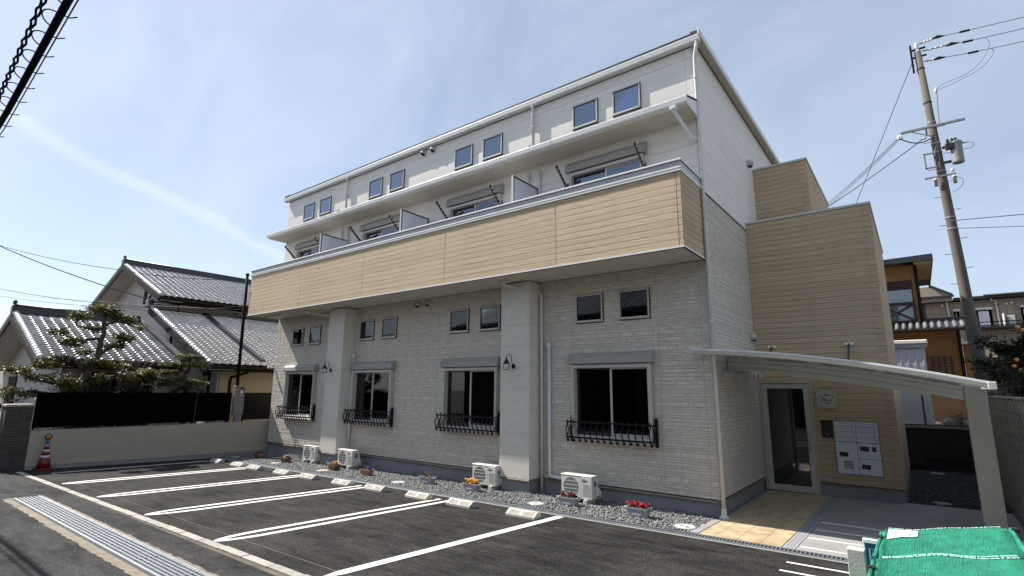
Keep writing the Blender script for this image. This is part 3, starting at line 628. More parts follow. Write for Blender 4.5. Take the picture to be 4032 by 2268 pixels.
# windows
def sash_window(cx, zb, zt, hw, box_top, second):
    yF = -0.085
    w = MB()                                     # guide rails and outer frame
    for s in (-1, 1): w.cbox(cx + s * hw - 0.03, cx + s * hw + 0.03, yF - 0.03, 0.01, zb - 0.02, zt, 0.004)
    w.cbox(cx - hw + 0.03, cx + hw - 0.03, yF - 0.02, 0.01, zt - 0.075, zt, 0.004)
    w.cbox(cx - hw - 0.03, cx + hw + 0.03, yF - 0.02, 0.03, zb - 0.075, zb, 0.006)
    win = obj('window', w, 'aluminium', apt)
    h = MB(); yb = -0.15
    h.prism([(0.0, zt + 0.012), (yb, zt + 0.012), (yb - 0.012, zt + 0.03), (yb, zt + 0.150), (-0.085, box_top), (0.0, box_top)], 'x', cx - hw - 0.075, cx + hw + 0.075)
    sb = obj('shutter_box', h, 'shutter_grey', win)
    obj('box_end', MB().prism([(0.0, zt + 0.006), (yb - 0.004, zt + 0.006), (yb - 0.016, zt + 0.03), (yb - 0.004, zt + 0.154), (-0.085, box_top + 0.006), (0.0, box_top + 0.006)], 'x', cx + hw + 0.075, cx + hw + 0.095).prism([(0.0, zt + 0.006), (yb - 0.004, zt + 0.006), (yb - 0.016, zt + 0.03), (yb - 0.004, zt + 0.154), (-0.085, box_top + 0.006), (0.0, box_top + 0.006)], 'x', cx - hw - 0.095, cx - hw - 0.075), 'shutter_grey', sb)
    obj('shutter_slot', MB().box(cx - hw, cx + hw, yb + 0.02, -0.03, zt + 0.002, zt + 0.011), 'dark_gap', sb)
    zi0, zi1 = zb + 0.0, zt - 0.076
    m = cx - 0.0
    for k, (a, c, y) in enumerate(((cx - hw + 0.032, m + 0.035, 0.012), (m - 0.015, cx + hw - 0.032, -0.035))):
        s = MB(); t = 0.042
        s.box(a, a + t, y, y + 0.03, zi0, zi1).box(c - t, c, y, y + 0.03, zi0, zi1).box(a + t, c - t, y, y + 0.03, zi0, zi0 + 0.06).box(a + t, c - t, y, y + 0.03, zi1 - 0.03, zi1)
        sa = obj('sash', s, 'aluminium' if k else 'aluminium_dark', win)
        obj('pane', MB().box(a + t - 0.004, c - t + 0.004, y + 0.012, y + 0.018, zi0 + 0.056, zi1 - 0.026), 'pane_glass' if not second else 'pane_upper', sa)
    return win
for i, c in enumerate(WC):
    w = sash_window(c, 1.24, 2.68, 0.86, 2.905, False)
    obj('sill', MB().cbox(c - 0.88, c + 0.88, -0.12, 0.02, 1.125, 1.164, 0.006), 'aluminium', w)
    if i == 2:
        b = MB(); y0 = 0.11; n = 70          # pleated curtain; window i == 2 wide open cloth, others half drawn
        x0, x1 = ((c - 0.80, c + 0.80) if i == 2 else (c - 0.80, c - 0.62))
        for k in range(n + 1):
            xx = x0 + (x1 - x0) * k / n; yy = y0 + 0.022 * math.sin(k * 1.05) + 0.008 * math.sin(k * 2.7)
            b.v += [(xx, yy, 1.24), (xx, yy, 2.62)]
        b.f = [(2 * k, 2 * k + 2, 2 * k + 3, 2 * k + 1) for k in range(n)]
        link('curtain', b.mesh('curtain', False), 'curtain', w, True)
    sash_window(c + 0.02, 4.92, 7.05, 0.87, 7.30, True)
def small_window(cx, zc, pane):
    hw, hh = 0.325, 0.30
    w = obj('loft_window', MB().cbox(cx - hw, cx - hw + 0.028, -0.045, 0.01, zc - hh, zc + hh, 0.003).cbox(cx + hw - 0.028, cx + hw, -0.045, 0.01, zc - hh, zc + hh, 0.003)
            .cbox(cx - hw + 0.028, cx + hw - 0.028, -0.045, 0.01, zc + hh - 0.028, zc + hh, 0.003).cbox(cx - hw + 0.028, cx + hw - 0.028, -0.055, 0.01, zc - hh, zc - hh + 0.045, 0.003), 'aluminium', apt)
    obj('outer_seal', MB().box(cx - hw - 0.012, cx + hw + 0.012, -0.022, 0.01, zc + hh, zc + hh + 0.012).box(cx - hw - 0.012, cx - hw, -0.022, 0.01, zc - hh - 0.012, zc + hh).box(cx + hw, cx + hw + 0.012, -0.022, 0.01, zc - hh - 0.012, zc + hh).box(cx - hw, cx + hw, -0.022, 0.01, zc - hh - 0.012, zc - hh), 'aluminium_dark', w)
    s = obj('sash', MB().box(cx - hw + 0.03, cx - hw + 0.05, -0.032, -0.012, zc - hh + 0.047, zc + hh - 0.03).box(cx + hw - 0.05, cx + hw - 0.03, -0.032, -0.012, zc - hh + 0.047, zc + hh - 0.03).box(cx - hw + 0.05, cx + hw - 0.05, -0.032, -0.012, zc + hh - 0.05, zc + hh - 0.03), 'aluminium_dark', w)
    obj('pane', MB().box(cx - hw + 0.046, cx + hw - 0.046, -0.024, -0.018, zc - hh + 0.044, zc + hh - 0.046), pane, w)
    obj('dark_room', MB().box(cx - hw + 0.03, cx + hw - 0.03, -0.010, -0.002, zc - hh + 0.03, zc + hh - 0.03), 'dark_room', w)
for a, c in SC:
    for x in (a, c): small_window(x, 3.88, 'pane_glass'); small_window(x - 0.005, 8.448, 'pane_lowe')

# columns under the balcony
for x0, x1 in colx:
    yf = -0.42
    co = obj('column', MB().box(x0 + 0.015, x1 - 0.015, yf + 0.015, 0.0, 0.27, 4.59), 'siding_joint', apt)
    obj('column_base', MB().box(x0 + 0.03, x1 - 0.03, yf + 0.03, 0.02, -0.35, 0.228), 'foundation', co)
    obj('base_flashing', MB().cbox(x0 - 0.012, x1 + 0.012, yf - 0.012, 0.0, 0.229, 0.258, 0.004), 'flashing_brown', co)
    z = 0.268; k = 0
    while z < 4.55:
        zt = min(4.588, z + 0.477)
        for a, c in ((x0 + 0.0, x0 + 0.078), (x0 + 0.078, x1 - 0.078), (x1 - 0.078, x1)):
            piece('panel', 'column_panel', co, a + 0.0012, c - 0.0012, yf, yf + 0.014, z + 0.002, zt - 0.002)
        for sx in (x0, x1 - 0.014): piece('panel', 'column_panel', co, sx, sx + 0.014, yf + 0.015, -0.008, z + 0.002, zt - 0.002)
        z = zt; k += 1
def wall_lamp(x, y, z):
    l = obj('wall_lamp', MB().lathe([(0.055, 0.0), (0.055, -0.012), (0.03, -0.022)], (x + 0.07, y, z - 0.02), 16, 'y'), 'iron_black', apt)
    pts = [(x + 0.07, y - 0.02, z - 0.02), (x + 0.068, y - 0.06, z + 0.06)] + [(x + 0.045 + 0.03 * math.cos(a), y - 0.10 - 0.05 * (1 - math.cos(a)) , z + 0.20 + 0.05 * math.sin(a)) for a in [0.0, 0.6, 1.2, 1.8, 2.4, 3.0, 3.6]]
    obj('bracket_arm', MB().tube(pts, 0.008, 6), 'iron_black', l, True)
    cx, cy = x, y - 0.17
    obj('lamp_roof', MB().lathe([(0.085, 0.035), (0.07, 0.055), (0.022, 0.14), (0.012, 0.165), (0.014, 0.18), (0.004, 0.195)], (cx, cy, z), 6), 'iron_black', l)
    obj('lamp_glass', MB().lathe([(0.055, -0.085), (0.062, 0.03)], (cx, cy, z), 6), 'lace', l)
    c = MB()
    for k in range(6):
        a = math.pi * k / 3; c.tube([(cx + 0.060 * math.cos(a), cy + 0.060 * math.sin(a), z - 0.09), (cx + 0.067 * math.cos(a), cy + 0.067 * math.sin(a), z + 0.035)], 0.006, 5)
    c.lathe([(0.066, -0.098), (0.066, -0.085)], (cx, cy, z), 6); c.tube([(cx - 0.06, cy - 0.035, z - 0.03), (cx + 0.06, cy - 0.035, z - 0.03)], 0.004, 4)
    obj('lamp_cage', c, 'iron_black', l)
wall_lamp(-4.315, -0.42, 2.68); wall_lamp(-11.36, -0.42, 2.69)

# wrought window railings
def railing(cx):
    x0, x1 = cx - 0.93, cx + 0.94; yf = -0.27
    f_ = MB()
    for x in (x0, x1): f_.cbox(x - 0.026, x + 0.026, -0.065, -0.012, 1.09, 1.59, 0.006); f_.lathe([(0.016, 0), (0.032, 0.02), (0.014, 0.045)], (x, -0.038, 1.59), 8)
    for z in (1.20, 1.505):
        f_.box(x0, x1, yf - 0.012, yf + 0.012, z - 0.016, z + 0.016)
        for x in (x0, x1): f_.box(x - 0.008, x + 0.008, yf, -0.03, z - 0.012, z + 0.012)
    f_.box(x0, x1, -0.10, -0.084, 1.195, 1.207)
    r = obj('window_railing', f_, 'iron_black', apt)
    for x in (x0, x1):
        c = MB()
        for s in (-1, 1):
            c.tube([(x, -0.15 + s * (0.09 - 0.07 * math.sin(t * math.pi)), 1.22 + 0.26 * t) for t in [i / 8 for i in range(9)]], 0.011, 5)
            c.tube([(x, -0.15 + s * (0.05 + 0.03 * math.cos(a)), 1.25 + 0.03 * math.sin(a)) for a in [i * 0.8 for i in range(7)]], 0.006, 5)
        obj('side_scroll', c, 'iron_black', r)
    return r
rp = None
b = MB(); P = []
for i in range(13):
    t = i / 12; z = 0.335 * t; y = -0.045 * math.sin(math.pi * min(1, t * 1.25)) * (1 if t < 0.8 else 1) + 0.03 * math.sin(math.pi * max(0, (t - 0.6) / 0.4)); P.append((0, y, z))
b.tube(P, 0.0135, 6); b.lathe([(0.004, 0), (0.022, 0.016), (0.004, 0.034)], (0, P[-1][1], 0.33), 8)
H = [(0, -0.0, 0.0)] + [(0.022 - 0.022 * math.cos(a) , -0.0, -0.045 - 0.026 * math.sin(a)) for a in [0.0, 0.7, 1.4, 2.1, 2.8, 3.5, 4.2]]
b.tube(H, 0.0125, 6); b.lathe([(0.004, -0.014), (0.018, 0), (0.004, 0.014)], (0.03, 0, -0.045), 8, 'y')
bm_ = b.mesh('baluster'); bm_.materials.append(MATS['iron_black']); bm_.polygons.foreach_set('use_smooth', [True] * len(bm_.polygons))
for c in WC:
    r = railing(c)
    for k in range(14):
        o = link('baluster', bm_, None, r); o.location = (c - 0.90 + 1.81 * k / 13, -0.282, 1.195)

# vent caps, pipes, laundry arms, cameras
def vent_cap(x, z):
    v = obj('vent_cap', MB().lathe([(0.085, 0.0), (0.085, -0.02), (0.07, -0.025)], (x, -0.002, z), 16, 'y'), 'steel_plate', apt)
    b = MB(); n, m_ = 14, 6; rr = 0.085
    for i in range(m_ + 1):
        for k in range(n + 1):
            a = math.radians(-38 + 256 * k / n); e = (math.pi / 2) * i / m_
            b.v.append((x + rr * math.cos(a) * math.cos(e), -0.02 - 0.11 * math.sin(e), z + rr * math.sin(a) * math.cos(e)))
    for i in range(m_):
        for k in range(n): b.f.append((i * (n + 1) + k, i * (n + 1) + k + 1, (i + 1) * (n + 1) + k + 1, (i + 1) * (n + 1) + k))
    obj('hood', b, 'steel_plate', v, True)
    obj('vent_mouth', MB().lathe([(0.075, -0.024), (0.062, -0.055), (0.03, -0.08)], (x, 0, z - 0.012), 14, 'y'), 'dark_gap', v)
for x, z in ((-7.955, 4.46), (-7.545, 4.46), (-7.97, 9.02), (-7.57, 9.02)): vent_cap(x, z)
def side_vent(y, z, r, dark=False):
    v = obj('vent_cap', MB().lathe([(r * 1.1, 0.0), (r * 1.1, 0.02), (r, 0.03)], (0.004, y, z), 16, 'x'), 'steel_plate', apt)
    obj('hood', MB().lathe([(r, 0.02), (r, r * 0.5), (r * 0.85, r * 1.0), (r * 0.4, r * 1.35)], (0.004, y, z + 0.01), 14, 'x'), 'steel_plate', v, True)
    obj('vent_mouth', MB().lathe([(r * 0.7, -0.012), (r * 0.5, -0.03)], (0.06, y, z - r * 0.75), 10), 'dark_gap', v)
side_vent(4.12, 8.04, 0.10); side_vent(3.06, 3.38, 0.085)
for y in (0.62, 1.42):
    p_ = obj('pipe_hood', MB().lathe([(0.075, 0.0), (0.075, 0.17), (0.07, 0.18)], (0.0, y, 2.46 + 0.03 * (y < 1)), 16, 'x'), 'grey_trim', apt, False)
def white_pipe(pts, m='pvc_white', r=0.036):
    p_ = obj('conduit', MB().tube(pts, r, 10), m, apt, True); return p_
p_ = white_pipe([(-3.53, -0.05, 3.12), (-3.53, -0.05, 0.40), (-3.52, -0.05, 0.36), (-3.47, -0.06, 0.335), (-3.05, -0.10, 0.335)])
obj('wall_elbow', MB().cbox(-3.575, -3.49, -0.10, 0.0, 3.07, 3.19, 0.02), 'pvc_white', p_)
p_ = white_pipe([(-10.70, -0.05, 3.12), (-10.70, -0.05, 0.35)]); obj('wall_elbow', MB().cbox(-10.745, -10.655, -0.10, 0.0, 3.07, 3.19, 0.02), 'pvc_white', p_)
p_ = obj('downpipe', MB().tube([(-4.36, -0.72, 4.60), (-4.36, -0.70, 4.50), (-3.75, -0.10, 4.34), (-3.72, -0.075, 4.28), (-3.72, -0.075, -0.02)], 0.032, 8), 'pvc_pale', apt, True)
obj('funnel', MB().cbox(-4.43, -4.29, -0.79, -0.65, 4.50, 4.60, 0.02), 'pvc_pale', p_)
for z in (3.0, 1.3): obj('bracket', MB().box(-3.76, -3.68, -0.11, 0.0, z, z + 0.02), 'pvc_pale', p_)
p_ = obj('downpipe', MB().tube([(-12.36, -0.72, 4.60), (-12.36, -0.70, 4.50), (-11.72, -0.34, 4.40), (-11.60, -0.30, 4.39)], 0.032, 8), 'pvc_pale', apt, True)
obj('funnel', MB().cbox(-12.43, -12.29, -0.79, -0.65, 4.50, 4.60, 0.02), 'pvc_pale', p_)
for x in (-11.79, -11.47, -4.10, -3.78): white_pipe([(x, -0.05, 7.38), (x, -0.05, 4.9)], 'pvc_white', 0.032)
for x in (-0.97, 0.92):
    for c in WC:
        a = obj('laundry_arm', MB().add(*(lambda q: (q.v, q.f))(MB().prism([(-0.03, 6.76), (-0.49, 7.15), (-0.52, 7.13), (-0.52, 7.09), (-0.06, 6.69), (-0.03, 6.69)], 'x', c + x - 0.012, c + x + 0.012))), 'aluminium_dark', apt)
        for k in range(5):
            t = (k + 0.8) / 5.6; obj('pole_hole', MB().lathe([(0.021, -0.0135), (0.021, 0.0135)], (c + x, -0.045 - 0.46 * t, 6.74 + 0.385 * t), 8, 'x'), 'siding_white', a)
        obj('wall_plate', MB().box(c + x - 0.022, c + x + 0.022, -0.03, 0.0, 6.60, 6.86), 'aluminium_dark', a)
sc_ = obj('security_camera', MB().tube([(-0.0 + 0.02, 3.10, 2.50), (0.12, 3.02, 2.50)], 0.012, 6), 'rubber', apt)
obj('camera_body', MB().tube([(0.10, 3.06, 2.52), (0.17, 2.93, 2.48)], 0.036, 10), 'white_trim', sc_, True)
obj('junction_box', MB().cbox(0.005, 0.04, 3.02, 3.14, 2.44, 2.56, 0.008), 'white_trim', sc_)
sc_ = obj('security_camera', MB().tube([(-15.42, -0.02, 2.85), (-15.55, -0.12, 2.86)], 0.03, 8), 'white_trim', apt, True)
obj('camera_hood', MB().cbox(-15.60, -15.50, -0.18, -0.10, 2.82, 2.92, 0.01), 'white_trim', sc_)

# ------------------------------------------------------------------ wood-look entrance and stair block
def plank_wall(parent, along, u0, u1, pos, z0, z1, corner):
    n = round((z1 - z0) / 0.1213); h = (z1 - z0) / n
    for i in range(n):
        za, zb = z0 + i * h + 0.0035, z0 + (i + 1) * h - 0.0035
        for a, c in (corner or [(u0, u1)]):
            segs = [(a, c)]
            if along == 'x':
                for hx in ((0.0, 1.06, 0.0, 2.39),) if pos < 4 else ():
                    if zb < hx[3]: segs = [q for s0, s1 in segs for q in ((s0, min(s1, hx[0])), (max(s0, hx[1]), s1)) if q[1] - q[0] > 0.02]
                for s0, s1 in segs: piece('siding_plank', 'wood_siding', parent, s0 + 0.002, s1 - 0.002, pos, pos + 0.016, za, zb)
            else: piece('siding_plank', 'wood_siding', parent, pos - 0.016, pos, a + 0.002, c - 0.002, za, zb)
EY = 3.35; EX = 2.52
b = MB(); holed(b, 0.0, EX - 0.018, 0.27, 6.18, EY + 0.018, EY + 0.15, [(0.02, 1.05, 0.2, 2.37)]); b.box(EX - 0.15, EX - 0.018, EY + 0.15, 8.4, 0.27, 6.18); b.box(0.0, EX - 0.018, 8.4, 8.55, 0.27, 6.18); b.box(0, EX - .02, EY + .02, 8.5, 6.12, 6.17)
ent = obj('entrance_block', b, 'wood_joint', apt)
plank_wall(ent, 'x', 0.0, EX, EY, 0.285, 6.16, [(0.0, EX - 0.16), (EX - 0.16, EX)])
plank_wall(ent, 'y', EY, 8.4, EX, 0.285, 6.16, [(EY + 0.017, EY + 0.17), (EY + 0.17, 8.4)])
obj('coping', MB().cbox(-0.0, EX + 0.022, EY - 0.024, EY + 0.17, 6.162, 6.215, 0.004).cbox(EX - 0.17, EX + 0.022, EY + 0.17, 8.5, 6.162, 6.215, 0.004), 'aluminium', ent)
obj('block_base', MB().box(1.06, EX - 0.012, EY + 0.012, 8.5, -0.1, 0.245), 'foundation', ent)
obj('base_flashing', MB().cbox(1.06, EX + 0.012, EY - 0.012, EY + 0.05, 0.247, 0.272, 0.004).cbox(EX - 0.04, EX + 0.012, EY + 0.05, 8.5, 0.247, 0.272, 0.004), 'flashing_brown', ent)
obj('dark_joint', MB().box(1.06, EX + 0.002, EY - 0.002, EY + 0.05, 0.273, 0.284).box(EX - 0.03, EX + 0.002, EY + 0.05, 8.5, 0.273, 0.284), 'dark_gap', ent)
obj('lobby', MB().box(0.0, 2.3, 6.5, 6.6, 0, 2.9).box(0.0, 2.3, EY + 0.15, 6.5, 2.6, 2.7).box(0.02, 2.3, EY + 0.15, 6.5, -0.02, 0.005).box(1.75, 1.85, EY + 0.15, 6.5, 0.0, 2.6).box(-0.014, 0.012, EY + 0.16, 6.5, 0.0, 2.6), 'room', ent)
obj('bulletin_shelf', MB().box(0.75, 1.4, 6.2, 6.48, 0.62, 0.66).box(0.85, 1.5, 5.4, 5.9, 0.1, 0.28).box(0.62, 0.66, 6.0, 6.04, 0, 2.5), 'grey_trim', ent)
b = MB(); holed(b, 0.0, 1.255, 6.18, 8.04, 4.678, 4.80, []); b.box(1.13, 1.255, 4.80, 8.9, 6.18, 8.04); b.box(0.0, 1.25, 4.7, 8.9, 7.95, 8.03)
ent2 = obj('stair_tower', b, 'wood_joint', apt)
plank_wall(ent2, 'x', 0.0, 1.27, 4.66, 6.17, 8.02, [(0.0, 1.27 - 0.16), (1.11, 1.27)])
plank_wall(ent2, 'y', 4.66, 8.9, 1.27, 6.17, 8.02, [(4.677, 8.9)])
obj('coping', MB().cbox(0.0, 1.292, 4.636, 4.83, 8.022, 8.075, 0.004).cbox(1.10, 1.292, 4.83, 8.95, 8.022, 8.075, 0.004), 'aluminium', ent2)
# door
dr = obj('entrance_door', MB().cbox(0.005, 0.035, EY - 0.02, EY + 0.09, 0.012, 2.37, 0.004).cbox(1.035, 1.065, EY - 0.02, EY + 0.09, 0.012, 2.37, 0.004).cbox(0.035, 1.035, EY - 0.02, EY + 0.09, 2.34, 2.37, 0.004), 'aluminium', apt)
obj('door_leaf', MB().box(0.045, 0.175, EY, EY + 0.045, 0.03, 2.33).box(0.905, 1.028, EY, EY + 0.045, 0.03, 2.33).box(0.175, 0.905, EY, EY + 0.045, 0.03, 0.16).box(0.175, 0.905, EY, EY + 0.045, 2.225, 2.33), 'aluminium', dr)
obj('pane', MB().box(0.172, 0.908, EY + 0.018, EY + 0.026, 0.155, 2.23), 'door_glass', dr)
obj('pane_seal', MB().box(0.175, 0.187, EY - 0.003, EY + 0.018, 0.16, 2.225).box(0.893, 0.905, EY - 0.003, EY + 0.018, 0.16, 2.225).box(0.187, 0.893, EY - 0.003, EY + 0.018, 2.213, 2.225), 'aluminium_dark', dr)
h = obj('door_handle', MB().tube([(0.945, EY - 0.06, 0.88), (0.945, EY - 0.06, 1.49)], 0.014, 10), 'steel_plate', dr, True)
for z in (0.95, 1.42): obj('handle_foot', MB().tube([(0.945, EY - 0.06, z), (0.945, EY + 0.002, z)], 0.009, 8), 'steel_plate', h)
obj('lock', MB().lathe([(0.022, 0), (0.022, -0.012), (0.012, -0.016)], (0.965, EY, 0.76), 12, 'y'), 'steel_plate', dr)
# name plate: emblem line, script word and three small characters
pl = obj('name_plate', MB().cbox(1.15, 1.53, EY - 0.035, EY - 0.025, 1.83, 2.20, 0.002), 'steel_plate', apt)
for x, z in ((1.185, 2.165), (1.495, 2.165), (1.185, 1.865), (1.495, 1.865)): obj('standoff', MB().lathe([(0.011, 0.03), (0.011, -0.008), (0.006, -0.012)], (x, EY - 0.03, z), 10, 'y'), 'mark_grey', pl)
yy = EY - 0.0365
def stroke(pts, r): return MB().tube([(p[0], yy, p[1]) for p in pts], r, 5)
cx, cz = 1.345, 2.075
e = MB()
for s in (-1, 1): e.add(*(lambda q: (q.v, q.f))(stroke([(cx + s * 0.02, cz), (cx + s * 0.06, cz + 0.006), (cx + s * 0.10, cz - 0.004), (cx + s * 0.145, cz + 0.002)], 0.0042)))
for k, h_ in ((-0.034, 0.022), (-0.017, 0.030), (0, 0.044), (0.017, 0.030), (0.034, 0.022)): e.add(*(lambda q: (q.v, q.f))(stroke([(cx + k * 0.8, cz + 0.012), (cx + k, cz + 0.014 + h_ * 0.6)], 0.005)))
e.add(*(lambda q: (q.v, q.f))(stroke([(cx - 0.034, cz + 0.012), (cx + 0.034, cz + 0.012)], 0.004))); obj('emblem', e, 'mark_black', pl)
e = MB(); z_ = 1.985
for st in ([(cx - .095, z_ - .03), (cx - .075, z_ + .035)], [(cx - .09, z_ + .03), (cx - .05, z_ + .045), (cx - .035, z_ + .025), (cx - .07, z_ + .005)], [(cx - .055, z_ - .012), (cx - .03, z_ + .04), (cx - .04, z_ - .012)],
           [(cx - .04, z_ - .012), (cx - .015, z_ + .012), (cx - .012, z_ - .012), (cx + .01, z_ + .012), (cx + .014, z_ - .012), (cx + .034, z_ + .012), (cx + .036, z_ - .012), (cx + .058, z_ + .01), (cx + .06, z_ - .014)], [(cx + .06, z_ - .01), (cx + .085, z_ - .014), (cx + .10, z_ + .045)]):
    e.add(*(lambda q: (q.v, q.f))(stroke(st, 0.0042)))
obj('script_word', e, 'mark_black', pl)
e = MB()
for k in (-1, 0, 1):
    x_ = cx + 0.012 + k * 0.034
    for a, c in (((-.011, .011), (.011, .011)), ((-.012, 0), (.012, 0)), ((-.011, -.012), (.011, -.012)), ((-.009, .013), (-.009, -.013)), ((.008, .013), (.009, -.013))): e.add(*(lambda q: (q.v, q.f))(stroke([(x_ + a[0], 1.925 + a[1]), (x_ + c[0], 1.925 + c[1])], 0.0018)))
obj('small_characters', e, 'mark_black', pl)
# intercom, letterboxes, parcel lockers
ic = obj('intercom', MB().cbox(1.19, 1.395, EY - 0.03, EY, 1.205, 1.565, 0.004), 'rubber', apt); obj('call_button', MB().lathe([(0.015, -0.03), (0.015, -0.036)], (1.295, EY, 1.27), 12, 'y'), 'steel_plate', ic)
mb = obj('letterbox_bank', MB().cbox(1.415, 2.195, EY - 0.02, EY, 0.495, 1.56, 0.003), 'rubber', apt)
def door_panel(x0, x1, z0, z1, name='letterbox_door'): return obj(name, MB().cbox(x0, x1, EY - 0.034, EY - 0.018, z0, z1, 0.003), 'mailbox_white', mb)
nums = []
for r in range(4):
    for cidx, (x0, x1) in enumerate(((1.422, 1.800), (1.808, 2.188))):
        z1_ = 1.553 - r * 0.1035; d_ = door_panel(x0, x1, z1_ - 0.097, z1_)
        obj('slot_line', MB().box(x0 + 0.10, x1 - 0.02, EY - 0.0352, EY - 0.0335, z1_ - 0.040, z1_ - 0.036), 'mark_grey', d_)
        nb = MB()
        for k in range(3): nb.box(x0 + 0.03 + k * 0.022, x0 + 0.046 + k * 0.022, EY - 0.0352, EY - 0.0335, z1_ - 0.043, z1_ - 0.027)
        obj('number', nb, 'print_grey', d_)
        obj('dial_lock', MB().lathe([(0.013, -0.034), (0.013, -0.040)], (x1 - 0.06, EY, z1_ - 0.066), 10, 'y'), 'mark_grey', d_)
d1 = door_panel(1.422, 1.800, 0.503, 1.135, 'parcel_door'); d2 = door_panel(1.808, 2.188, 0.825, 1.135, 'parcel_door'); d3 = door_panel(1.808, 2.188, 0.503, 0.817, 'parcel_door')
for d_, x, z in ((d1, 1.475, 0.845), (d2, 1.845, 0.975), (d3, 1.845, 0.62)): obj('keypad', MB().box(x, x + 0.155, EY - 0.038, EY - 0.033, z, z + 0.09), 'rubber', d_); obj('latch_button', MB().lathe([(0.009, -0.038), (0.009, -0.042)], (x + 0.03, EY, z + 0.018), 8, 'y'), 'steel_plate', d_)
obj('stamp_slot', MB().box(2.05, 2.12, EY - 0.038, EY - 0.033, 0.975, 1.065), 'rubber', d2)
ns = obj('notice', MB().box(1.54, 1.71, EY - 0.0355, EY - 0.0338, 0.60, 0.755), 'print_grey', d1); obj('notice_heading', MB().box(1.54, 1.71, EY - 0.0362, EY - 0.0345, 0.745, 0.757), 'mark_black', ns)
for k in range(6): obj('notice_line', MB().box(1.55, 1.615, EY - 0.0362, EY - 0.0345, 0.62 + k * .02, 0.626 + k * .02).box(1.64, 1.70, EY - 0.0362, EY - 0.0345, 0.615 + k * .02, 0.622 + k * .02), 'mark_grey', ns)
so_ = obj('outlet_cover', MB().cbox(1.085, 1.275, EY - 0.03, EY, 0.33, 0.395, 0.004), 'aluminium', apt)
for k in range(3): obj('socket', MB().box(1.10 + k * .06, 1.135 + k * .06, EY - 0.034, EY - 0.029, 0.345, 0.38), 'print_grey', so_)
for x in (0.36, 1.86):      # stays above the canopy
    st = obj('wall_stay', MB().tube([(x, EY - 0.01, 3.17), (x - 0.03 - .06 * (x < 1), EY - 0.25, 2.72)], 0.02, 8), 'aluminium_dark', apt); obj('stay_plate', MB().cbox(x - 0.09, x + 0.09, EY - 0.02, EY, 3.14, 3.19, 0.006), 'white_trim', st)
obj('wall_box', MB().cbox(2.12, 2.32, EY - 0.08, EY, 2.68, 2.76, 0.006), 'grey_trim', apt)
# ------------------------------------------------------------------ cantilever cycle canopy
cy = thing('cycle_canopy', 'curved metal cantilever cycle canopy on one post in front of the entrance', 'canopy', (3.6, 0.95, 0))
def czt(x, k=0):       # height of the canopy along x (arched, falling to the right)
    t = (x + 0.15) / 3.85; return 2.885 - 0.20 * t - 0.385 * t * t + k
XS = [-0.15 + 3.85 * i / 22 for i in range(23)]
def arch_beam(y0, y1, top, bot, x0=-0.15, x1=3.70):
    b = MB(); xs = [x for x in XS if x0 - 0.01 <= x <= x1 + 0.01]
    for x in xs: b.v += [(x, y0, czt(x, bot)), (x, y1, czt(x, bot)), (x, y1, czt(x, top)), (x, y0, czt(x, top))]
    n = len(xs)
    for i in range(n - 1):
        for k in range(4): b.f.append((i * 4 + k, i * 4 + (k + 1) % 4, (i + 1) * 4 + (k + 1) % 4, (i + 1) * 4 + k))
    b.f += [(0, 1, 2, 3), ((n - 1) * 4 + 3, (n - 1) * 4 + 2, (n - 1) * 4 + 1, (n - 1) * 4)]
    return b
YF, YR = -0.63, 2.75
fb = MB(); prof = [(YF, -0.075), (YF - 0.018, -0.055), (YF - 0.022, -0.03), (YF - 0.014, -0.006), (YF, 0.0), (YF + 0.055, 0.0), (YF + 0.055, -0.095), (YF + 0.01, -0.095)]
for x in XS: fb.v += [(x, p[0], czt(x, p[1])) for p in prof]
n = len(prof)
for i in range(len(XS) - 1):
    for k in range(n): fb.f.append((i * n + k, i * n + (k + 1) % n, (i + 1) * n + (k + 1) % n, (i + 1) * n + k))
fb.f += [tuple(range(n)), tuple((len(XS) - 1) * n + k for k in reversed(range(n)))]
obj('front_rim', fb, 'canopy_metal', cy); obj('rear_rim', arch_beam(YR - 0.05, YR, 0.0, -0.09), 'canopy_metal', cy)
for x in (-0.15, 3.70):
    obj('side_rim', MB().cbox(x - 0.05, x + 0.04, YF - 0.03, YR, czt(x) - 0.10, czt(x) + 0.004, 0.01), 'canopy_metal', cy)
for y in (-0.02, 0.66, 1.34, 2.02): obj('rafter', arch_beam(y - 0.02, y + 0.02, -0.012, -0.055, -0.1, 3.66), 'canopy_metal', cy)
for x in (0.74, 1.62, 2.50): obj('purlin', MB().box(x - 0.03, x + 0.03, YF + 0.056, YR - 0.051, czt(x) - 0.10, czt(x) - 0.056), 'canopy_metal', cy)
ys_ = [YF + 0.056, 0.0 - 0.041, 0.0, 0.64, 0.68, 1.32, 1.36, 2.0, 2.04, YR - 0.051]
for a, c in ((YF + 0.056, -0.041), (0.001, 0.639), (0.681, 1.319), (1.361, 1.999), (2.041, YR - 0.051)): obj('roof_panel', arch_beam(a, c, -0.020, -0.024, -0.1, 3.66), 'polycarbonate', cy)
arm = MB(); y0, y1 = 0.90, 1.02; xs = [0.02 + 3.46 * i / 18 for i in range(19)]
for x in xs:
    t = (x - 0.02) / 3.46; zt = 2.765 - 0.17 * t - 0.345 * t * t; h_ = 0.205
    arm.v += [(x, y0, zt - h_), (x, y0, zt - h_ * 0.78), (x, y0 + 0.012, zt - h_ * 0.75), (x, y0 + 0.012, zt - h_ * 0.56), (x, y0, zt - h_ * 0.52), (x, y0, zt - h_ * 0.32), (x, y0 + 0.012, zt - h_ * 0.29), (x, y0 + 0.012, zt - h_ * 0.16), (x, y0, zt - h_ * 0.12), (x, y0, zt), (x, y1, zt), (x, y1, zt - h_)]
n = 12
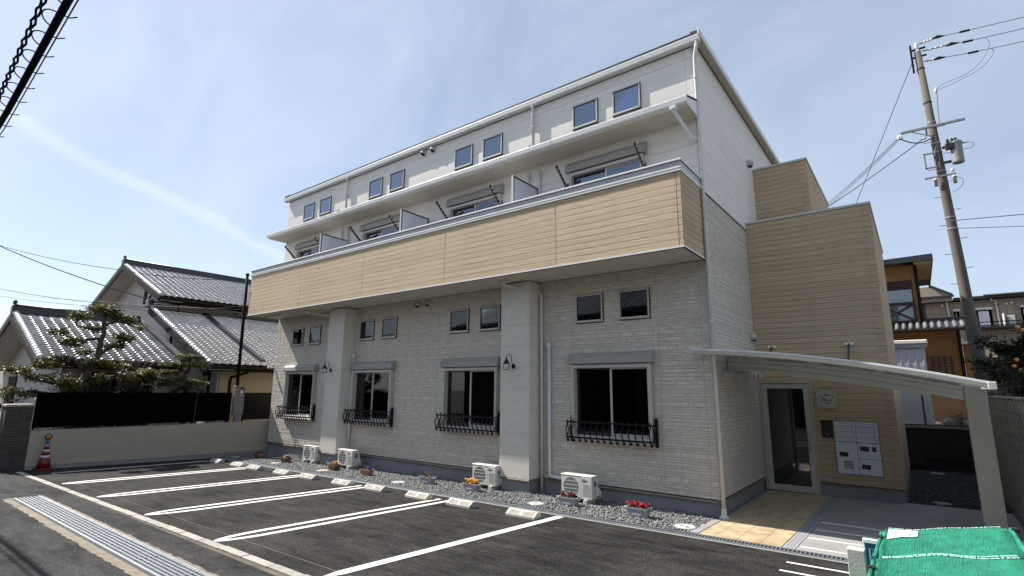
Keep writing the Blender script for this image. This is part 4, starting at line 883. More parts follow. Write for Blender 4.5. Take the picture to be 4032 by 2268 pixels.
for i in range(len(xs) - 1):
    for k in range(n): arm.f.append((i * n + k, i * n + (k + 1) % n, (i + 1) * n + (k + 1) % n, (i + 1) * n + k))
arm.f += [tuple(range(n)), tuple((len(xs) - 1) * n + k for k in reversed(range(n)))]
a_ = obj('cantilever_arm', arm, 'canopy_metal', cy)
st = MB()
for x in [1.05 + 2.0 * i / 10 for i in range(11)]:
    t = (x - 0.02) / 3.46; zt = 2.765 - 0.17 * t - 0.345 * t * t - 0.205
    st.v += [(x, 0.905, zt - 0.055 + 0.02 * t), (x, 1.015, zt - 0.055 + 0.02 * t), (x, 1.015, zt), (x, 0.905, zt)]
for i in range(10):
    for k in range(4): st.f.append((i * 4 + k, i * 4 + (k + 1) % 4, (i + 1) * 4 + (k + 1) % 4, (i + 1) * 4 + k))
st.f += [(0, 1, 2, 3), (43, 42, 41, 40)]
obj('arm_stiffener', st, 'canopy_metal', a_)
for x, z in ((2.90, 2.30), (3.35, 2.17)): obj('bolt', MB().lathe([(0.018, 0.0), (0.018, -0.014), (0.01, -0.02)], (x, 0.90, z), 8, 'y'), 'steel_plate', a_)
po = obj('post', MB().cbox(3.485, 3.745, 0.86, 1.06, -0.02, 2.26, 0.006), 'post_metal', cy)
for x, z in ((3.68, 2.05), (3.58, 1.58), (3.62, 1.0)): obj('bolt', MB().lathe([(0.016, 0.0), (0.016, -0.014), (0.009, -0.02)], (x, 0.86, z), 8, 'y'), 'steel_plate', po)
obj('wheel_guide', MB().cbox(3.36, 3.38, 0.5, 0.95, 0.01, 0.16, 0.004).cbox(3.42, 3.44, 0.5, 0.95, 0.01, 0.16, 0.004).box(3.38, 3.42, 0.5, 0.95, 0.02, 0.03), 'aluminium_dark', cy)

# ------------------------------------------------------------------ wheel stops
b = MB().prism([(0.0, 0.0), (0.20, 0.0), (0.20, 0.075), (0.15, 0.105), (0.10, 0.105), (0.0, 0.035)], 'x', 0, 0.60)
ws0 = thing('wheel_stop', 'x', 'wheel stop', (0, 0, 0), 'concrete wheel stops in the parking bays')
obj('stop_body', b, 'stop_concrete', ws0)
nx_, nz_ = -0.573, 0.819
for s0 in (0.05, 0.33):
    for k in range(5):
        t = 0.18 + 0.145 * k; yb, zb = 0.10 * t, 0.035 + 0.07 * t; e_ = 0.0015
        g = MB(); g.add([(s0, yb - 0.005 + nx_ * e_, zb - 0.0035 + nz_ * e_), (s0 + 0.22, yb - 0.005 + nx_ * e_, zb - 0.0035 + nz_ * e_), (s0 + 0.22, yb + 0.004 + nx_ * e_, zb + 0.003 + nz_ * e_), (s0, yb + 0.004 + nx_ * e_, zb + 0.003 + nz_ * e_)], [(0, 1, 2, 3)])
        obj('groove', g, 'stop_groove', ws0)
for s0 in (0.05, 0.50): obj('reflector', MB().cbox(s0, s0 + 0.055, 0.088, 0.112, 0.094, 0.1085, 0.003), 'reflector_orange', ws0)
XW = (-14.45, -13.10, -12.13, -10.68, -9.50, -8.08, -6.91, -5.53, -4.36, -2.93)
lab = ['concrete wheel stop closest to the beige boundary wall', 'concrete wheel stop between the first double line and the one by the beige wall', 'concrete wheel stop at the first double line from the beige wall', 'concrete wheel stop in front of the brown pot of yellow flowers, clear of the lines',
       'concrete wheel stop at the second double line from the beige wall', 'concrete wheel stop clear of the lines by the terracotta pot of purple flowers', 'concrete wheel stop at the third double line from the beige wall', 'concrete wheel stop clear of the lines between bronze and yellow flower troughs',
       'concrete wheel stop at the end of the fourth double line, near the yellow flowers', 'concrete wheel stop beside the single white line nearest the porch']
for i, x in enumerate(XW):
    o = ws0 if i == 0 else copy_tree(ws0); o['label'] = lab[i]; o.location = (x, -2.32 + random.uniform(-0.02, 0.02), gh(x + 0.3, -2.25) + 0.001); o.rotation_euler = (-0.026, -0.011, random.uniform(-0.02, 0.02))

# ------------------------------------------------------------------ outdoor air conditioner units
def ac_unit(x0, y0, label):
    zb = gh(x0 + 0.3, y0); Z = zb + 0.105
    t = thing('outdoor_unit', label, 'air conditioner', (x0 + 0.34, y0 + 0.12, zb), 'outdoor air conditioner units along the wall')
    W, D_, H_ = 0.69, 0.25, 0.43
    body = obj('casing', MB().cbox(x0, x0 + W, y0 + 0.012, y0 + D_, Z, Z + H_ - 0.02, 0.008), 'ac_white', t)
    obj('top_cover', MB().cbox(x0 - 0.008, x0 + W + 0.008, y0 - 0.004, y0 + D_ + 0.008, Z + H_ - 0.022, Z + H_, 0.007), 'ac_white', t)
    fx, fz, r = x0 + 0.235, Z + 0.205, 0.175
    fr = MB(); n = 36      # front plate with a round opening
    outer = []
    for k in range(n):
        a = 2 * math.pi * k / n; c_, s_ = math.cos(a), math.sin(a); m_ = max(abs(c_) / 0.222, abs(s_) / 0.195); outer.append((fx + c_ / m_, fz + s_ / m_))
    for k in range(n):
        a = 2 * math.pi * k / n
        fr.v += [(fx + r * math.cos(a), y0, fz + r * math.sin(a)), (outer[k][0], y0, outer[k][1]), (fx + r * 0.97 * math.cos(a), y0 + 0.02, fz + r * 0.97 * math.sin(a))]
    for k in range(n):
        j = (k + 1) % n; fr.f += [(3 * k, 3 * k + 1, 3 * j + 1, 3 * j), (3 * k, 3 * j, 3 * j + 2, 3 * k + 2)]
    obj('fan_surround', fr, 'ac_white', body)
    obj('fan_recess', MB().lathe([(r * 0.98, 0.0), (r * 0.98, 0.004)], (fx, y0 + 0.016, fz), 28, 'y'), 'ac_dark', body)
    gr = MB()
    for k in range(-8, 9):
        xx = fx + k * 0.0205; hh = math.sqrt(max(0, r * r - (k * 0.0205) ** 2))
        if hh > 0.01: gr.box(xx - 0.0016, xx + 0.0016, y0 + 0.006, y0 + 0.010, fz - hh, fz + hh)
    obj('fan_wires', gr, 'mark_grey', body)
    for k in (-0.105, -0.035, 0.035, 0.105):
        hh = math.sqrt(r * r - k * k); obj('fan_bar', MB().box(fx - hh, fx + hh, y0 + 0.002, y0 + 0.007, fz + k - 0.005, fz + k + 0.005), 'ac_white', body)
    obj('side_panel', MB().cbox(x0 + 0.463, x0 + W - 0.002, y0 - 0.004, y0 + 0.014, Z + 0.004, Z + H_ - 0.03, 0.004), 'ac_white', body)
    for k in range(7): obj('rib', MB().cbox(x0 + 0.50 + k * 0.024, x0 + 0.507 + k * 0.024, y0 - 0.0075, y0 - 0.003, Z + 0.06, Z + 0.28, 0.001), 'ac_white', body)
    obj('badge', MB().box(x0 + 0.485, x0 + 0.545, y0 - 0.007, y0 - 0.0035, Z + 0.315, Z + 0.365), 'ac_badge', body)
    obj('badge_print', MB().box(x0 + 0.494, x0 + 0.536, y0 - 0.009, y0 - 0.0065, Z + 0.336, Z + 0.344), 'label_white', body)
    obj('model_print', MB().box(x0 + 0.556, x0 + 0.567, y0 - 0.0065, y0 - 0.0035, Z + 0.328, Z + 0.348).box(x0 + 0.572, x0 + 0.582, y0 - 0.0065, y0 - 0.0035, Z + 0.328, Z + 0.342).box(x0 + 0.587, x0 + 0.600, y0 - 0.0065, y0 - 0.0035, Z + 0.328, Z + 0.346), 'ac_badge', body)
    obj('side_handle', MB().cbox(x0 + W - 0.002, x0 + W + 0.006, y0 + 0.08, y0 + 0.17, Z + 0.23, Z + 0.33, 0.003), 'mark_grey', body)
    obj('valve_cover', MB().cbox(x0 + W, x0 + W + 0.045, y0 + 0.15, y0 + 0.245, Z + 0.05, Z + 0.20, 0.012), 'ac_white', body)
    obj('refrigerant_pipe', MB().tube([(x0 + W + 0.02, y0 + 0.2, Z + 0.2), (x0 + W + 0.05, y0 + 0.24, Z + 0.12), (x0 + W + 0.04, y0 + 0.27, Z + 0.02), (x0 + W - 0.1, y0 + 0.28, Z)], 0.02, 8), 'ac_white', body, True)
    for xx in (x0 + 0.09, x0 + W - 0.16):
        obj('foot', MB().prism([(xx - 0.012, zb + 0.01), (xx + 0.082, zb + 0.01), (xx + 0.068, Z), (xx + 0.002, Z)], 'y', y0 - 0.06, y0 + D_ + 0.02), 'ac_white', t)
ac_unit(-2.90, -0.60, 'white outdoor unit behind the maroon flower trough with white pipe'); ac_unit(-5.30, -0.56, 'white outdoor unit behind yellow flowers, tucked against the column')
ac_unit(-10.44, -0.56, 'white outdoor unit behind the terracotta pot, right of a column'); ac_unit(-12.30, -0.52, 'white outdoor unit between lit wall and column, on the beige wall side')

# ------------------------------------------------------------------ planters
def blossom(b, c, r, R):
    for k in range(5):
        a = k * 1.256 + R.uniform(0, 1); t = R.uniform(-0.5, 0.7); u = Vector((math.cos(a), math.sin(a), t)).normalized(); w = u.cross(Vector((0, 0, 1))).normalized()
        p = Vector(c); q = p + u * r
        b.add([p + Vector((0, 0, -.004)), p + u * r * 0.6 + w * r * 0.55, q + Vector((0, 0, r * 0.1)), p + u * r * 0.6 - w * r * 0.55], [(0, 1, 2, 3)])
def planter(x, y, style, m, flowers, label, seed, lean=0):
    z = gh(x, y) + 0.015; R = random.Random(seed)
    t = thing('planter', label, 'planter', (x, y, z), 'planters along the gravel strip')
    w, d, h = ((0.19, 0.10, 0.165) if style == 'trough' else (0.17, 0.105, 0.155))
    b = MB(); k_ = 0.86 if style == 'trough' else 0.74; th = 0.012
    def ring(f, zz): return [(x + sx * w * f, y + sy * d * f * (1.0), zz) for sx, sy in ((-1, -0.7), (-0.9, -1), (0.9, -1), (1, -0.7), (1, 0.7), (0.9, 1), (-0.9, 1), (-1, 0.7))]
    rings = [ring(k_, z), ring(1.0, z + h - 0.025), ring(1.10, z + h - 0.022), ring(1.12, z + h), ring(0.99, z + h), ring(0.96, z + h - 0.03)]
    n = 8
    for r_ in rings: b.v += r_
    for i in range(len(rings) - 1):
        for q in range(n): b.f.append((i * n + q, i * n + (q + 1) % n, (i + 1) * n + (q + 1) % n, (i + 1) * n + q))
    b.f.append(tuple(range(n)))
    obj('pot', b, m, t)
    if style == 'trough':
        for s in (-1, 1): obj('handle', MB().cbox(x + s * w * 1.10, x + s * (w * 1.10 + 0.035), y - 0.045, y + 0.045, z + h - 0.045, z + h - 0.01, 0.006), m, t)
        obj('front_relief', MB().prism([(x - 0.085, z + 0.045), (x + 0.085, z + 0.045), (x + 0.085, z + 0.10), (x - 0.085, z + 0.10)], 'y', y - d * 0.99, y - d * 0.90), m, t)
    obj('soil', MB().add([(p[0], p[1], p[2]) for p in ring(0.955, z + h - 0.03)], [tuple(range(8))]), 'planter_soil', t)
    lf = MB()
    for k in range(150):
        px, py = x + R.uniform(-w, w) * 0.92, y + R.uniform(-d, d) * 0.9; c = Vector((px, py, z + h - 0.02 + R.uniform(0, 0.035))); a = R.uniform(0, 6.28); u = Vector((math.cos(a), math.sin(a), R.uniform(0, 0.8))) * 0.03; v_ = Vector((-math.sin(a), math.cos(a), 0)) * 0.011
        lf.add([c, c + u * 0.5 + v_, c + u, c + u * 0.5 - v_], [(0, 1, 2, 3)])
    link('leaves', lf.mesh('leaves', False), 'leaf_planter', t)
    for (fx, petal, cnt, rr) in flowers:
        fb_ = MB()
        for k in range(cnt): blossom(fb_, (x + fx * w + R.gauss(0, 0.026), y + R.gauss(0, 0.028), z + h + R.uniform(0.0, 0.075)), rr, R)
        link('flower_cluster', fb_.mesh('flower_cluster', False), petal, t)
planter(-1.09, -1.00, 'trough', 'planter_grey', [(-.62, 'petal_red', 14, .034), (-.15, 'petal_red', 16, .034), (.3, 'petal_red', 14, .034), (.8, 'petal_red', 14, .034)], 'grey trough of bright red flowers beside the porch', 1)
planter(-2.52, -0.93, 'trough', 'planter_grey', [(-.55, 'petal_maroon', 16, .034), (0.1, 'petal_maroon', 14, .034), (.6, 'petal_maroon', 16, .034), (.25, 'petal_dark', 8, .03)], 'grey trough of maroon flowers in front of an outdoor unit', 2)
planter(-4.97, -0.92, 'trough', 'planter_grey', [(-.55, 'petal_yellow', 22, .036), (0.0, 'petal_yellow', 22, .036), (.62, 'petal_yellow', 22, .036)], 'grey trough of bright yellow flowers before the column', 3)
planter(-6.42, -0.86, 'trough', 'planter_grey', [(-.5, 'petal_bronze', 14, .03), (0.05, 'petal_bronze', 14, .03), (.55, 'petal_bronze', 14, .03)], 'grey trough with three small bronze flower heads', 4)
planter(-8.57, -0.95, 'bowl', 'planter_terracotta', [(-.5, 'petal_dark', 16, .034), (-.1, 'petal_dark', 10, .034), (.5, 'petal_purple', 22, .036)], 'terracotta planter of purple and dark flowers', 5)
planter(-10.06, -0.90, 'bowl', 'planter_brown', [(-.3, 'petal_yellow', 12, .036), (0.15, 'petal_yellow', 18, .036), (.5, 'petal_yellow', 12, .036), (-.6, 'petal_dark', 6, .03)], 'brown planter of yellow and dark centred pansies', 6)
planter(-12.62, -0.86, 'bowl', 'planter_brown', [(-.5, 'petal_purple', 8, .034), (0.0, 'petal_cream', 18, .034), (.35, 'petal_cream', 8, .034), (.6, 'petal_dark', 8, .034)], 'brown planter of cream and purple pansies', 7)
planter(-14.24, -0.84, 'bowl', 'planter_brown', [(-.5, 'petal_dark', 12, .034), (0.0, 'petal_bronze', 12, .03), (.5, 'petal_dark', 12, .034)], 'brown planter of dark flowers closest to the beige wall', 8)

# ------------------------------------------------------------------ beige boundary wall, black fence, meter pole
WX = -15.70
wall = thing('boundary_wall', 'long low beige block wall along the car park edge', 'wall', (WX, -3, 0))
obj('wall_core', MB().box(WX - 0.14, WX - 0.006, -6.30, 9.0, -0.3, 0.95), 'block_joint', wall)
obj('wall_footing', MB().prism([(-6.32, 0.09), (1.0, -0.03), (1.0, -0.4), (-6.32, -0.4)], 'x', WX - 0.13, WX + 0.09), 'concrete', wall)
for r in range(5):
    z0 = 0.0 + r * 0.1935; y = -6.30 + (0.0 if r % 2 else -0.0); k = 0
    while y < 1.3:
        L = 0.4 if not (k == 0 and r % 2) else 0.2
        piece('block', 'block_beige', wall, WX - 0.02, WX, max(y, -6.30) + 0.002, y + L - 0.002, z0 + 0.002, z0 + 0.1915); y += L; k += 1
obj('wall_top', MB().box(WX - 0.145, WX + 0.001, -6.305, 9.0, 0.968, 0.978), 'block_beige', wall)
obj('wall_end', MB().box(WX - 0.145, WX, -6.315, -6.302, 0.0, 0.967), 'block_beige', wall)
FX = -15.90
for k, (y0, y1) in enumerate(((-6.28, -4.30), (-4.28, -2.30), (-2.28, -1.18), (-0.78, 1.2))):
    fe = thing('slat_fence', ['black slatted fence panel at the street end of the beige wall', 'black slatted fence panel in front of the garden pine', 'black slatted fence panel next to the meter box', 'dark brown slatted fence panel between meter box and building corner'][k], 'fence', (FX, (y0 + y1) / 2, 1.0), 'fence panels above the beige wall')
    for j in range(12): piece('slat', 'fence_black' if k < 3 else 'timber_dark', fe, FX, FX + 0.022, y0, y1, 1.03 + j * 0.078, 1.03 + j * 0.078 + 0.073)
    for y in (y0 + 0.02, y1 - 0.06): obj('post', MB().box(FX - 0.045, FX - 0.002, y, y + 0.045, 0.55, 1.965), 'fence_black', fe)
    obj('backing', MB().box(FX - 0.02, FX - 0.004, y0 + .07, y1 - .07, 1.03, 1.955), 'fence_black', fe)
mp_ = thing('meter_pole', 'grey meter cabinet with tall dark brown service pole on the beige wall', 'meter box', (WX - 0.09, -1.0, 0.98))
obj('cabinet', MB().cbox(WX - 0.14, WX + 0.02, -1.17, -0.84, 1.20, 2.20, 0.008), 'meter_box', mp_)
obj('cabinet_leg', MB().box(WX - 0.12, WX + 0.0, -1.08, -0.93, 0.98, 1.20), 'meter_box', mp_)
obj('window_frame', MB().box(WX + 0.018, WX + 0.028, -1.02, -0.90, 1.90, 2.14), 'brown_wood', mp_); obj('meter_window', MB().box(WX + 0.027, WX + 0.031, -1.0, -0.92, 1.93, 2.06), 'lace', mp_); obj('meter_label', MB().box(WX + 0.021, WX + 0.025, -1.01, -0.93, 1.86, 1.885), 'label_white', mp_)
obj('cabinet_seam', MB().box(WX + 0.019, WX + 0.0225, -1.165, -0.845, 1.62, 1.626), 'mark_grey', mp_)
sp_ = obj('service_pole', MB().tube([(WX - 0.08, -1.08, 2.2), (WX - 0.08, -1.14, 6.12)], [0.055, 0.05], 10), 'pole_brown', mp_, True)
obj('pole_cap', MB().lathe([(0.065, 0), (0.065, 0.05)], (WX - 0.08, -1.14, 6.11), 10), 'pole_brown', mp_)
for z in (4.68, 4.98, 5.4): obj('pole_hook', MB().tube([(WX - 0.08, -1.12, z), (WX - 0.10, -1.28, z), (WX - 0.10, -1.28, z - 0.04)], 0.012, 6), 'steel_grey', mp_)

# tiled gate pillar and low wall at the street
gp = thing('gate_pillar', 'dark narrow-tile gate pillar beside the traffic cone', 'pillar', (-15.85, -6.62, 0))
obj('pillar_core', MB().box(-16.27, -15.71, -6.845, -6.335, -0.1, 1.60), 'pillar_joint', gp)
for k in range(32):
    z0 = -0.02 + k * 0.0505
    if z0 > 1.57: break
    for a, c in ((-16.28, -16.07), (-16.065, -15.86), (-15.855, -15.70)): piece('tile', 'pillar_tile', gp, a, c, -6.862, -6.846, z0, z0 + 0.034)
    for a, c in ((-6.862, -6.60), (-6.595, -6.33)): piece('tile', 'pillar_tile', gp, -15.709, -15.693, a, c, z0, z0 + 0.034)
obj('pillar_cap', MB().cbox(-16.30, -15.68, -6.88, -6.32, 1.60, 1.66, 0.01), 'pillar_cap', gp)
gw = thing('garden_wall', 'dark tiled garden wall running along the street behind the pillar', 'wall', (-20, -6.9, 0))
obj('wall_core', MB().box(-26, -16.3, -7.0, -6.88, -0.3, 1.64), 'pillar_joint', gw)
for k in range(31): piece('tile', 'pillar_tile', gw, -26, -16.3, -7.012, -6.999, -0.02 + k * 0.0535, -0.02 + k * 0.0535 + 0.04)
obj('wall_cap', MB().cbox(-26, -16.28, -7.04, -6.85, 1.64, 1.70, 0.01), 'pillar_cap', gw)
fs = thing('flower_stand', 'dark pot stand with pale flowers beside the tiled pillar', 'flower stand', (-16.1, -7.15, 0))
obj('stand', MB().box(-16.25, -15.95, -7.30, -7.02, 0.0, 0.42).box(-16.22, -15.98, -7.27, -7.05, 0.46, 0.80).box(-16.2, -16.17, -7.25, -7.22, 0.42, 0.46).box(-16.03, -16.0, -7.25, -7.22, 0.42, 0.46).box(-16.2, -16.17, -7.1, -7.07, 0.42, 0.46).box(-16.03, -16.0, -7.1, -7.07, 0.42, 0.46), 'rubber', fs)
fb_ = MB(); R = random.Random(3)
for k in range(60): blossom(fb_, (-16.1 + R.gauss(0, .10), -7.16 + R.gauss(0, .09), 0.82 + R.uniform(0, .16)), .04, R)
link('flower_cluster', fb_.mesh('flower_cluster', False), 'petal_cream', fs)
lf = MB()
for k in range(120):
    c = Vector((-16.1 + R.gauss(0, .12), -7.16 + R.gauss(0, .1), 0.78 + R.uniform(0, .12))); a = R.uniform(0, 6.28); u = Vector((math.cos(a), math.sin(a), R.uniform(0, .8))) * .05; v_ = Vector((-math.sin(a), math.cos(a), 0)) * .016
    lf.add([c, c + u * .5 + v_, c + u, c + u * .5 - v_], [(0, 1, 2, 3)])
link('leaves', lf.mesh('leaves', False), 'leaf_planter', fs)

# traffic cone with warning lamp
cx, cyy = -15.46, -5.98; cz = gh(cx, cyy) + 0.004
cn = thing('traffic_cone', 'red traffic cone with white bands and amber lamp against the beige wall', 'traffic cone', (cx, cyy, cz))
obj('cone_base', MB().cbox(cx - 0.19, cx + 0.19, cyy - 0.19, cyy + 0.19, cz, cz + 0.035, 0.012), 'cone_red', cn)
def cone_r(h): return 0.155 - 0.118 * (h - 0.03) / 0.62
for a, c, m in ((0.03, 0.30, 'cone_red'), (0.30, 0.36, 'cone_white'), (0.36, 0.45, 'cone_red'), (0.45, 0.505, 'cone_white'), (0.505, 0.60, 'cone_red'), (0.60, 0.625, 'cone_white')):
    obj('cone_band', MB().lathe([(cone_r(a), a), (cone_r(c), c)], (cx, cyy, cz), 24), m, cn, True)
lp = obj('lamp_body', MB().lathe([(0.03, 0.62), (0.042, 0.64), (0.04, 0.74), (0.028, 0.76)], (cx, cyy, cz), 14), 'cone_blue', cn, True)
obj('lamp_ring', MB().lathe([(0.075, -0.022), (0.08, 0.0), (0.075, 0.022)], (cx, cyy, cz + 0.82), 20, 'x'), 'brown_wood', lp, True); obj('lamp_lens', MB().lathe([(0.052, -0.03), (0.058, 0.0), (0.052, 0.034)], (cx, cyy, cz + 0.82), 18, 'x'), 'lamp_amber', lp, True)
# ------------------------------------------------------------------ tiled-roof house next door
hs = thing('neighbour_house', 'traditional grey-tiled house with gables and cream walls behind the black fence', 'house', (-22, 2, 0))
TW, TL = 0.275, 0.235          # exposed width and length of a pantile
def tile_mesh():
    b = MB(); n = 7; L = 0.29
    us = [-TW / 2 + TW * k / (n - 1) for k in range(n)]
    def wv(u): t = (u + TW / 2) / TW; return 0.030 * (math.cos(2 * math.pi * (t - 0.12)) * 0.5 + 0.22 * math.cos(4 * math.pi * t))
    for d, l in ((0.0, 0.0), (L, 0.052)):            # d = distance down the slope, l = lift of the lower lip over the next course
        for u in us: b.v.append((d, u, wv(u) + l))
    for u in us: b.v.append((L, u, wv(u) + 0.002))
    for k in range(n - 1): b.f += [(k, k + 1, n + k + 1, n + k), (n + k, n + k + 1, 2 * n + k + 1, 2 * n + k)]
    return b
_t = tile_mesh(); tm = _t.mesh('roof_tile', False); tm.materials.append(MATS['kawara']); tm.polygons.foreach_set('use_smooth', [i % 2 == 0 for i in range(len(tm.polygons))])
TV, TF = np.array(_t.v), np.array(_t.f)
def slope_tiles(part, xt, zt, xe, ze, y0, y1, indiv, rev=False):
    """tiles over the slope from the ridge (xt, zt) down to the eave (xe, ze), between y0 and y1; indiv tiles as own objects"""
    L = math.hypot(xe - xt, ze - zt); ang = math.atan2(ze - zt, xe - xt); ca, sa = math.cos(ang), math.sin(ang)
    nr = int(L / TL); nc = int((y1 - y0) / TW); V = []; F = []; cnt = 0
    for r in range(nr):
        d0 = L - 0.05 - (r + 1) * TL + 0.01
        for c in range(nc):
            yc = y0 + (c + 0.5) * (y1 - y0) / nc + random.uniform(-.003, .003); tilt = random.uniform(-0.012, 0.012)
            if cnt < indiv:
                o = bpy.data.objects.new('roof_tile', tm); COL.objects.link(o); o.parent = part; cnt += 1
                o.location = Vector((xt + ca * d0 - sa * 0.06, yc, zt + sa * d0 + ca * 0.06)) - parent_off(part); o.rotation_euler = (tilt, -ang, 0)
            else:
                v = TV + 0; v[:, 2] += v[:, 1] * tilt; w = np.stack([xt + ca * (d0 + v[:, 0]) - sa * (v[:, 2] + 0.06), v[:, 1] + yc, zt + sa * (d0 + v[:, 0]) + ca * (v[:, 2] + 0.06)], 1)
                F.append(TF + 21 * len(V)); V.append(w)
    if V:
        o = bulk('roof_tiles', np.concatenate(V), np.concatenate(F), 'kawara', part)
def gable_roof(xr, zr, xe, ze, xl, zl, y0, y1, indiv, left=True, vergew=0.16, x_top=None, z_top=None):
    b = MB(); th = 0.14
    b.prism([(xr, zr), (xe, ze), (xe, ze - th), (xr, zr - th)], 'y', y0 + 0.02, y1)
    if left: b.prism([(xr, zr), (xl, zl), (xl, zl - th), (xr, zr - th)], 'y', y0 + 0.02, y1)
    p = obj('roof', b, 'timber_dark', hs)
    slope_tiles(p, xr, zr, xe, ze, y0 + vergew, y1, indiv)
    if left: obj('far_slope', MB().prism([(xr, zr + 0.02), (xl, zl + 0.02), (xl, zl + 0.09), (xr, zr + 0.09)], 'y', y0, y1), 'kawara_dark', p)
    # verge: row of roll tiles along the gable edge, barge board below
    L = math.hypot(xe - xr, ze - zr); n = int(L / 0.24); ang = math.atan2(ze - zr, xe - xr)
    rm = MB().lathe([(0.085, 0.0), (0.10, 0.10), (0.10, 0.26)], (0, 0, 0), 9, 'x').mesh('verge_tile'); rm.materials.append(MATS['kawara'])
    for k in range(n):
        t = (k + 0.2) / n; o = link('verge_tile', rm, None, p, True); o.location = Vector((xr + (xe - xr) * t, y0 + 0.07, zr + (ze - zr) * t + 0.085)) - parent_off(p); o.rotation_euler = (0, -ang, 0)
    for (xa, za, xb, zb) in ((xr, zr, xe, ze),) + (((xr, zr, xl, zl),) if left else ()):
        obj('barge_board', MB().prism([(xa, za - 0.02), (xb, zb - 0.02), (xb, zb - 0.24), (xa, za - 0.24)], 'y', y0 - 0.03, y0 + 0.018), 'timber_dark', p)
        obj('verge_soffit', MB().prism([(xa, za - 0.15), (xb, zb - 0.15), (xb, zb - 0.17), (xa, za - 0.17)], 'y', y0 + 0.03, y0 + 0.92), 'plaster_grey', p)
        if (xa, za) == (xr, zr) and xb == xl: obj('verge_cap', MB().prism([(xa, za + 0.02), (xb, zb + 0.02), (xb, zb + 0.16), (xa, za + 0.16)], 'y', y0 - 0.02, y0 + 0.2), 'kawara_dark', p)
    obj('eave_gutter', MB().cbox(xe - 0.02, xe + 0.10, y0 + 0.05, y1, ze - 0.13, ze - 0.01, 0.02), 'timber_dark', p)
    obj('eave_soffit', MB().box(xe - 0.85, xe - 0.03, y0 + 0.05, y1, ze - 0.20, ze - 0.16), 'timber_dark', p)
    return p
def ridge(p, x, z, y0, y1):
    r_ = obj('ridge', MB().prism([(x - 0.13, z + 0.02), (x - 0.12, z + 0.24), (x + 0.12, z + 0.24), (x + 0.13, z + 0.02)], 'y', y0, y1), 'kawara_dark', p)
    obj('ridge_roll', MB().tube([(x, y0 - 0.02, z + 0.27), (x, y1, z + 0.27)], 0.09, 10), 'kawara_dark', r_, True)
    obj('ridge_end_tile', MB().cbox(x - 0.20, x + 0.20, y0 - 0.07, y0 + 0.02, z + 0.0, z + 0.34, 0.05).cbox(x - 0.08, x + 0.08, y0 - 0.06, y0 + 0.06, z + 0.34, z + 0.50, 0.04), 'kawara_dark', r_)
# wing towards the street
pL = gable_roof(-23.2, 4.72, -18.15, 2.90, -28.25, 2.90, -6.0, -2.0, 300); ridge(pL, -23.2, 4.74, -5.98, -2.0)
obj('flashing_ridge', MB().prism([(-23.2, 4.78), (-18.2, 2.98), (-18.2, 3.14), (-23.2, 4.94)], 'y', -2.05, -1.82), 'kawara_dark', pL)
# main two-storey body
pM = gable_roof(-28.4, 8.16, -22.9, 6.02, -33.9, 6.02, -1.5, 9.0, 0); ridge(pM, -28.4, 8.18, -1.48, 9.0)
# lower roof against the main body
pR = gable_roof(-23.9, 5.58, -17.24, 2.93, 0, 0, -1.5, 8.0, 0, left=False)
obj('ridge_end_tile', MB().cbox(-24.15, -23.65, -1.62, -1.40, 5.60, 5.98, 0.05).cbox(-23.95, -23.8, -1.6, -1.5, 5.98, 6.16, 0.03), 'kawara_dark', pR)
obj('top_flashing', MB().cbox(-23.75, -23.4, -1.4, 8.0, 5.50, 5.74, 0.03), 'kawara_dark', pR)
obj('descending_ridge', MB().prism([(-23.6, 5.52), (-17.5, 3.08), (-17.5, 3.22), (-23.6, 5.66)], 'y', 0.55, 0.72), 'kawara_dark', pR)
def wallbox(name, x0, x1, y0, y1, z0, z1, m): return obj(name, MB().box(x0, x1, y0, y1, z0, z1), m, hs)
w_ = obj('gable_wall', MB().prism([(-40, 0), (-18.95, 0), (-18.95, 3.0), (-23.2, 4.52), (-27.5, 3.0), (-40, 3.0)], 'y', -5.20, -5.10), 'plaster_grey', hs)
obj('side_window', MB().box(-26.6, -25.2, -5.24, -5.19, 0.9, 2.5), 'timber_dark', hs)
wallbox('side_wall', -19.0, -18.9, -5.10, -1.0, 0, 3.0, 'plaster_grey')
obj('gable_wall', MB().prism([(-33.1, 0), (-23.62, 0), (-23.62, 6.05), (-28.4, 7.95), (-33.1, 6.05)], 'y', -0.70, -0.60), 'plaster_grey', hs)
wallbox('side_wall', -23.60, -23.5, -0.60, 9.0, 0, 6.0, 'plaster_cream')
obj('gable_wall', MB().prism([(-23.5, 0), (-18.05, 0), (-18.05, 3.05), (-23.5, 5.2)], 'y', -0.80, -0.72), 'plaster_grey', hs)
wallbox('side_wall', -18.12, -18.0, -0.72, 8.0, 0, 2.9, 'plaster_cream')
obj('slit_window', MB().box(-27.35, -27.0, -0.74, -0.69, 6.15, 7.05), 'timber_dark', hs)
wd = obj('window', MB().box(-20.3, -18.6, -0.84, -0.79, 1.6, 2.75), 'timber_dark', hs); obj('pane', MB().box(-20.2, -18.7, -0.855, -0.842, 1.7, 2.65), 'pane_glass', wd)
wd = obj('window', MB().box(-18.92, -18.86, -4.6, -2.6, 0.6, 2.6), 'timber_dark', hs)
for k in range(7): obj('lattice_bar', MB().box(-18.86, -18.83, -4.5 + k * 0.3, -4.46 + k * 0.3, 0.65, 2.55), 'lattice_wood', wd)
obj('pane', MB().box(-18.868, -18.855, -4.55, -2.65, 0.65, 2.55), 'pane_glass', wd)
obj('drain_pipe', MB().tube([(-17.25, -0.05, 2.80), (-17.25, -0.05, 2.70), (-17.95, -0.32, 2.52), (-17.98, -0.34, 2.40), (-17.98, -0.34, 0)], 0.05, 8), 'timber_dark', hs, True)
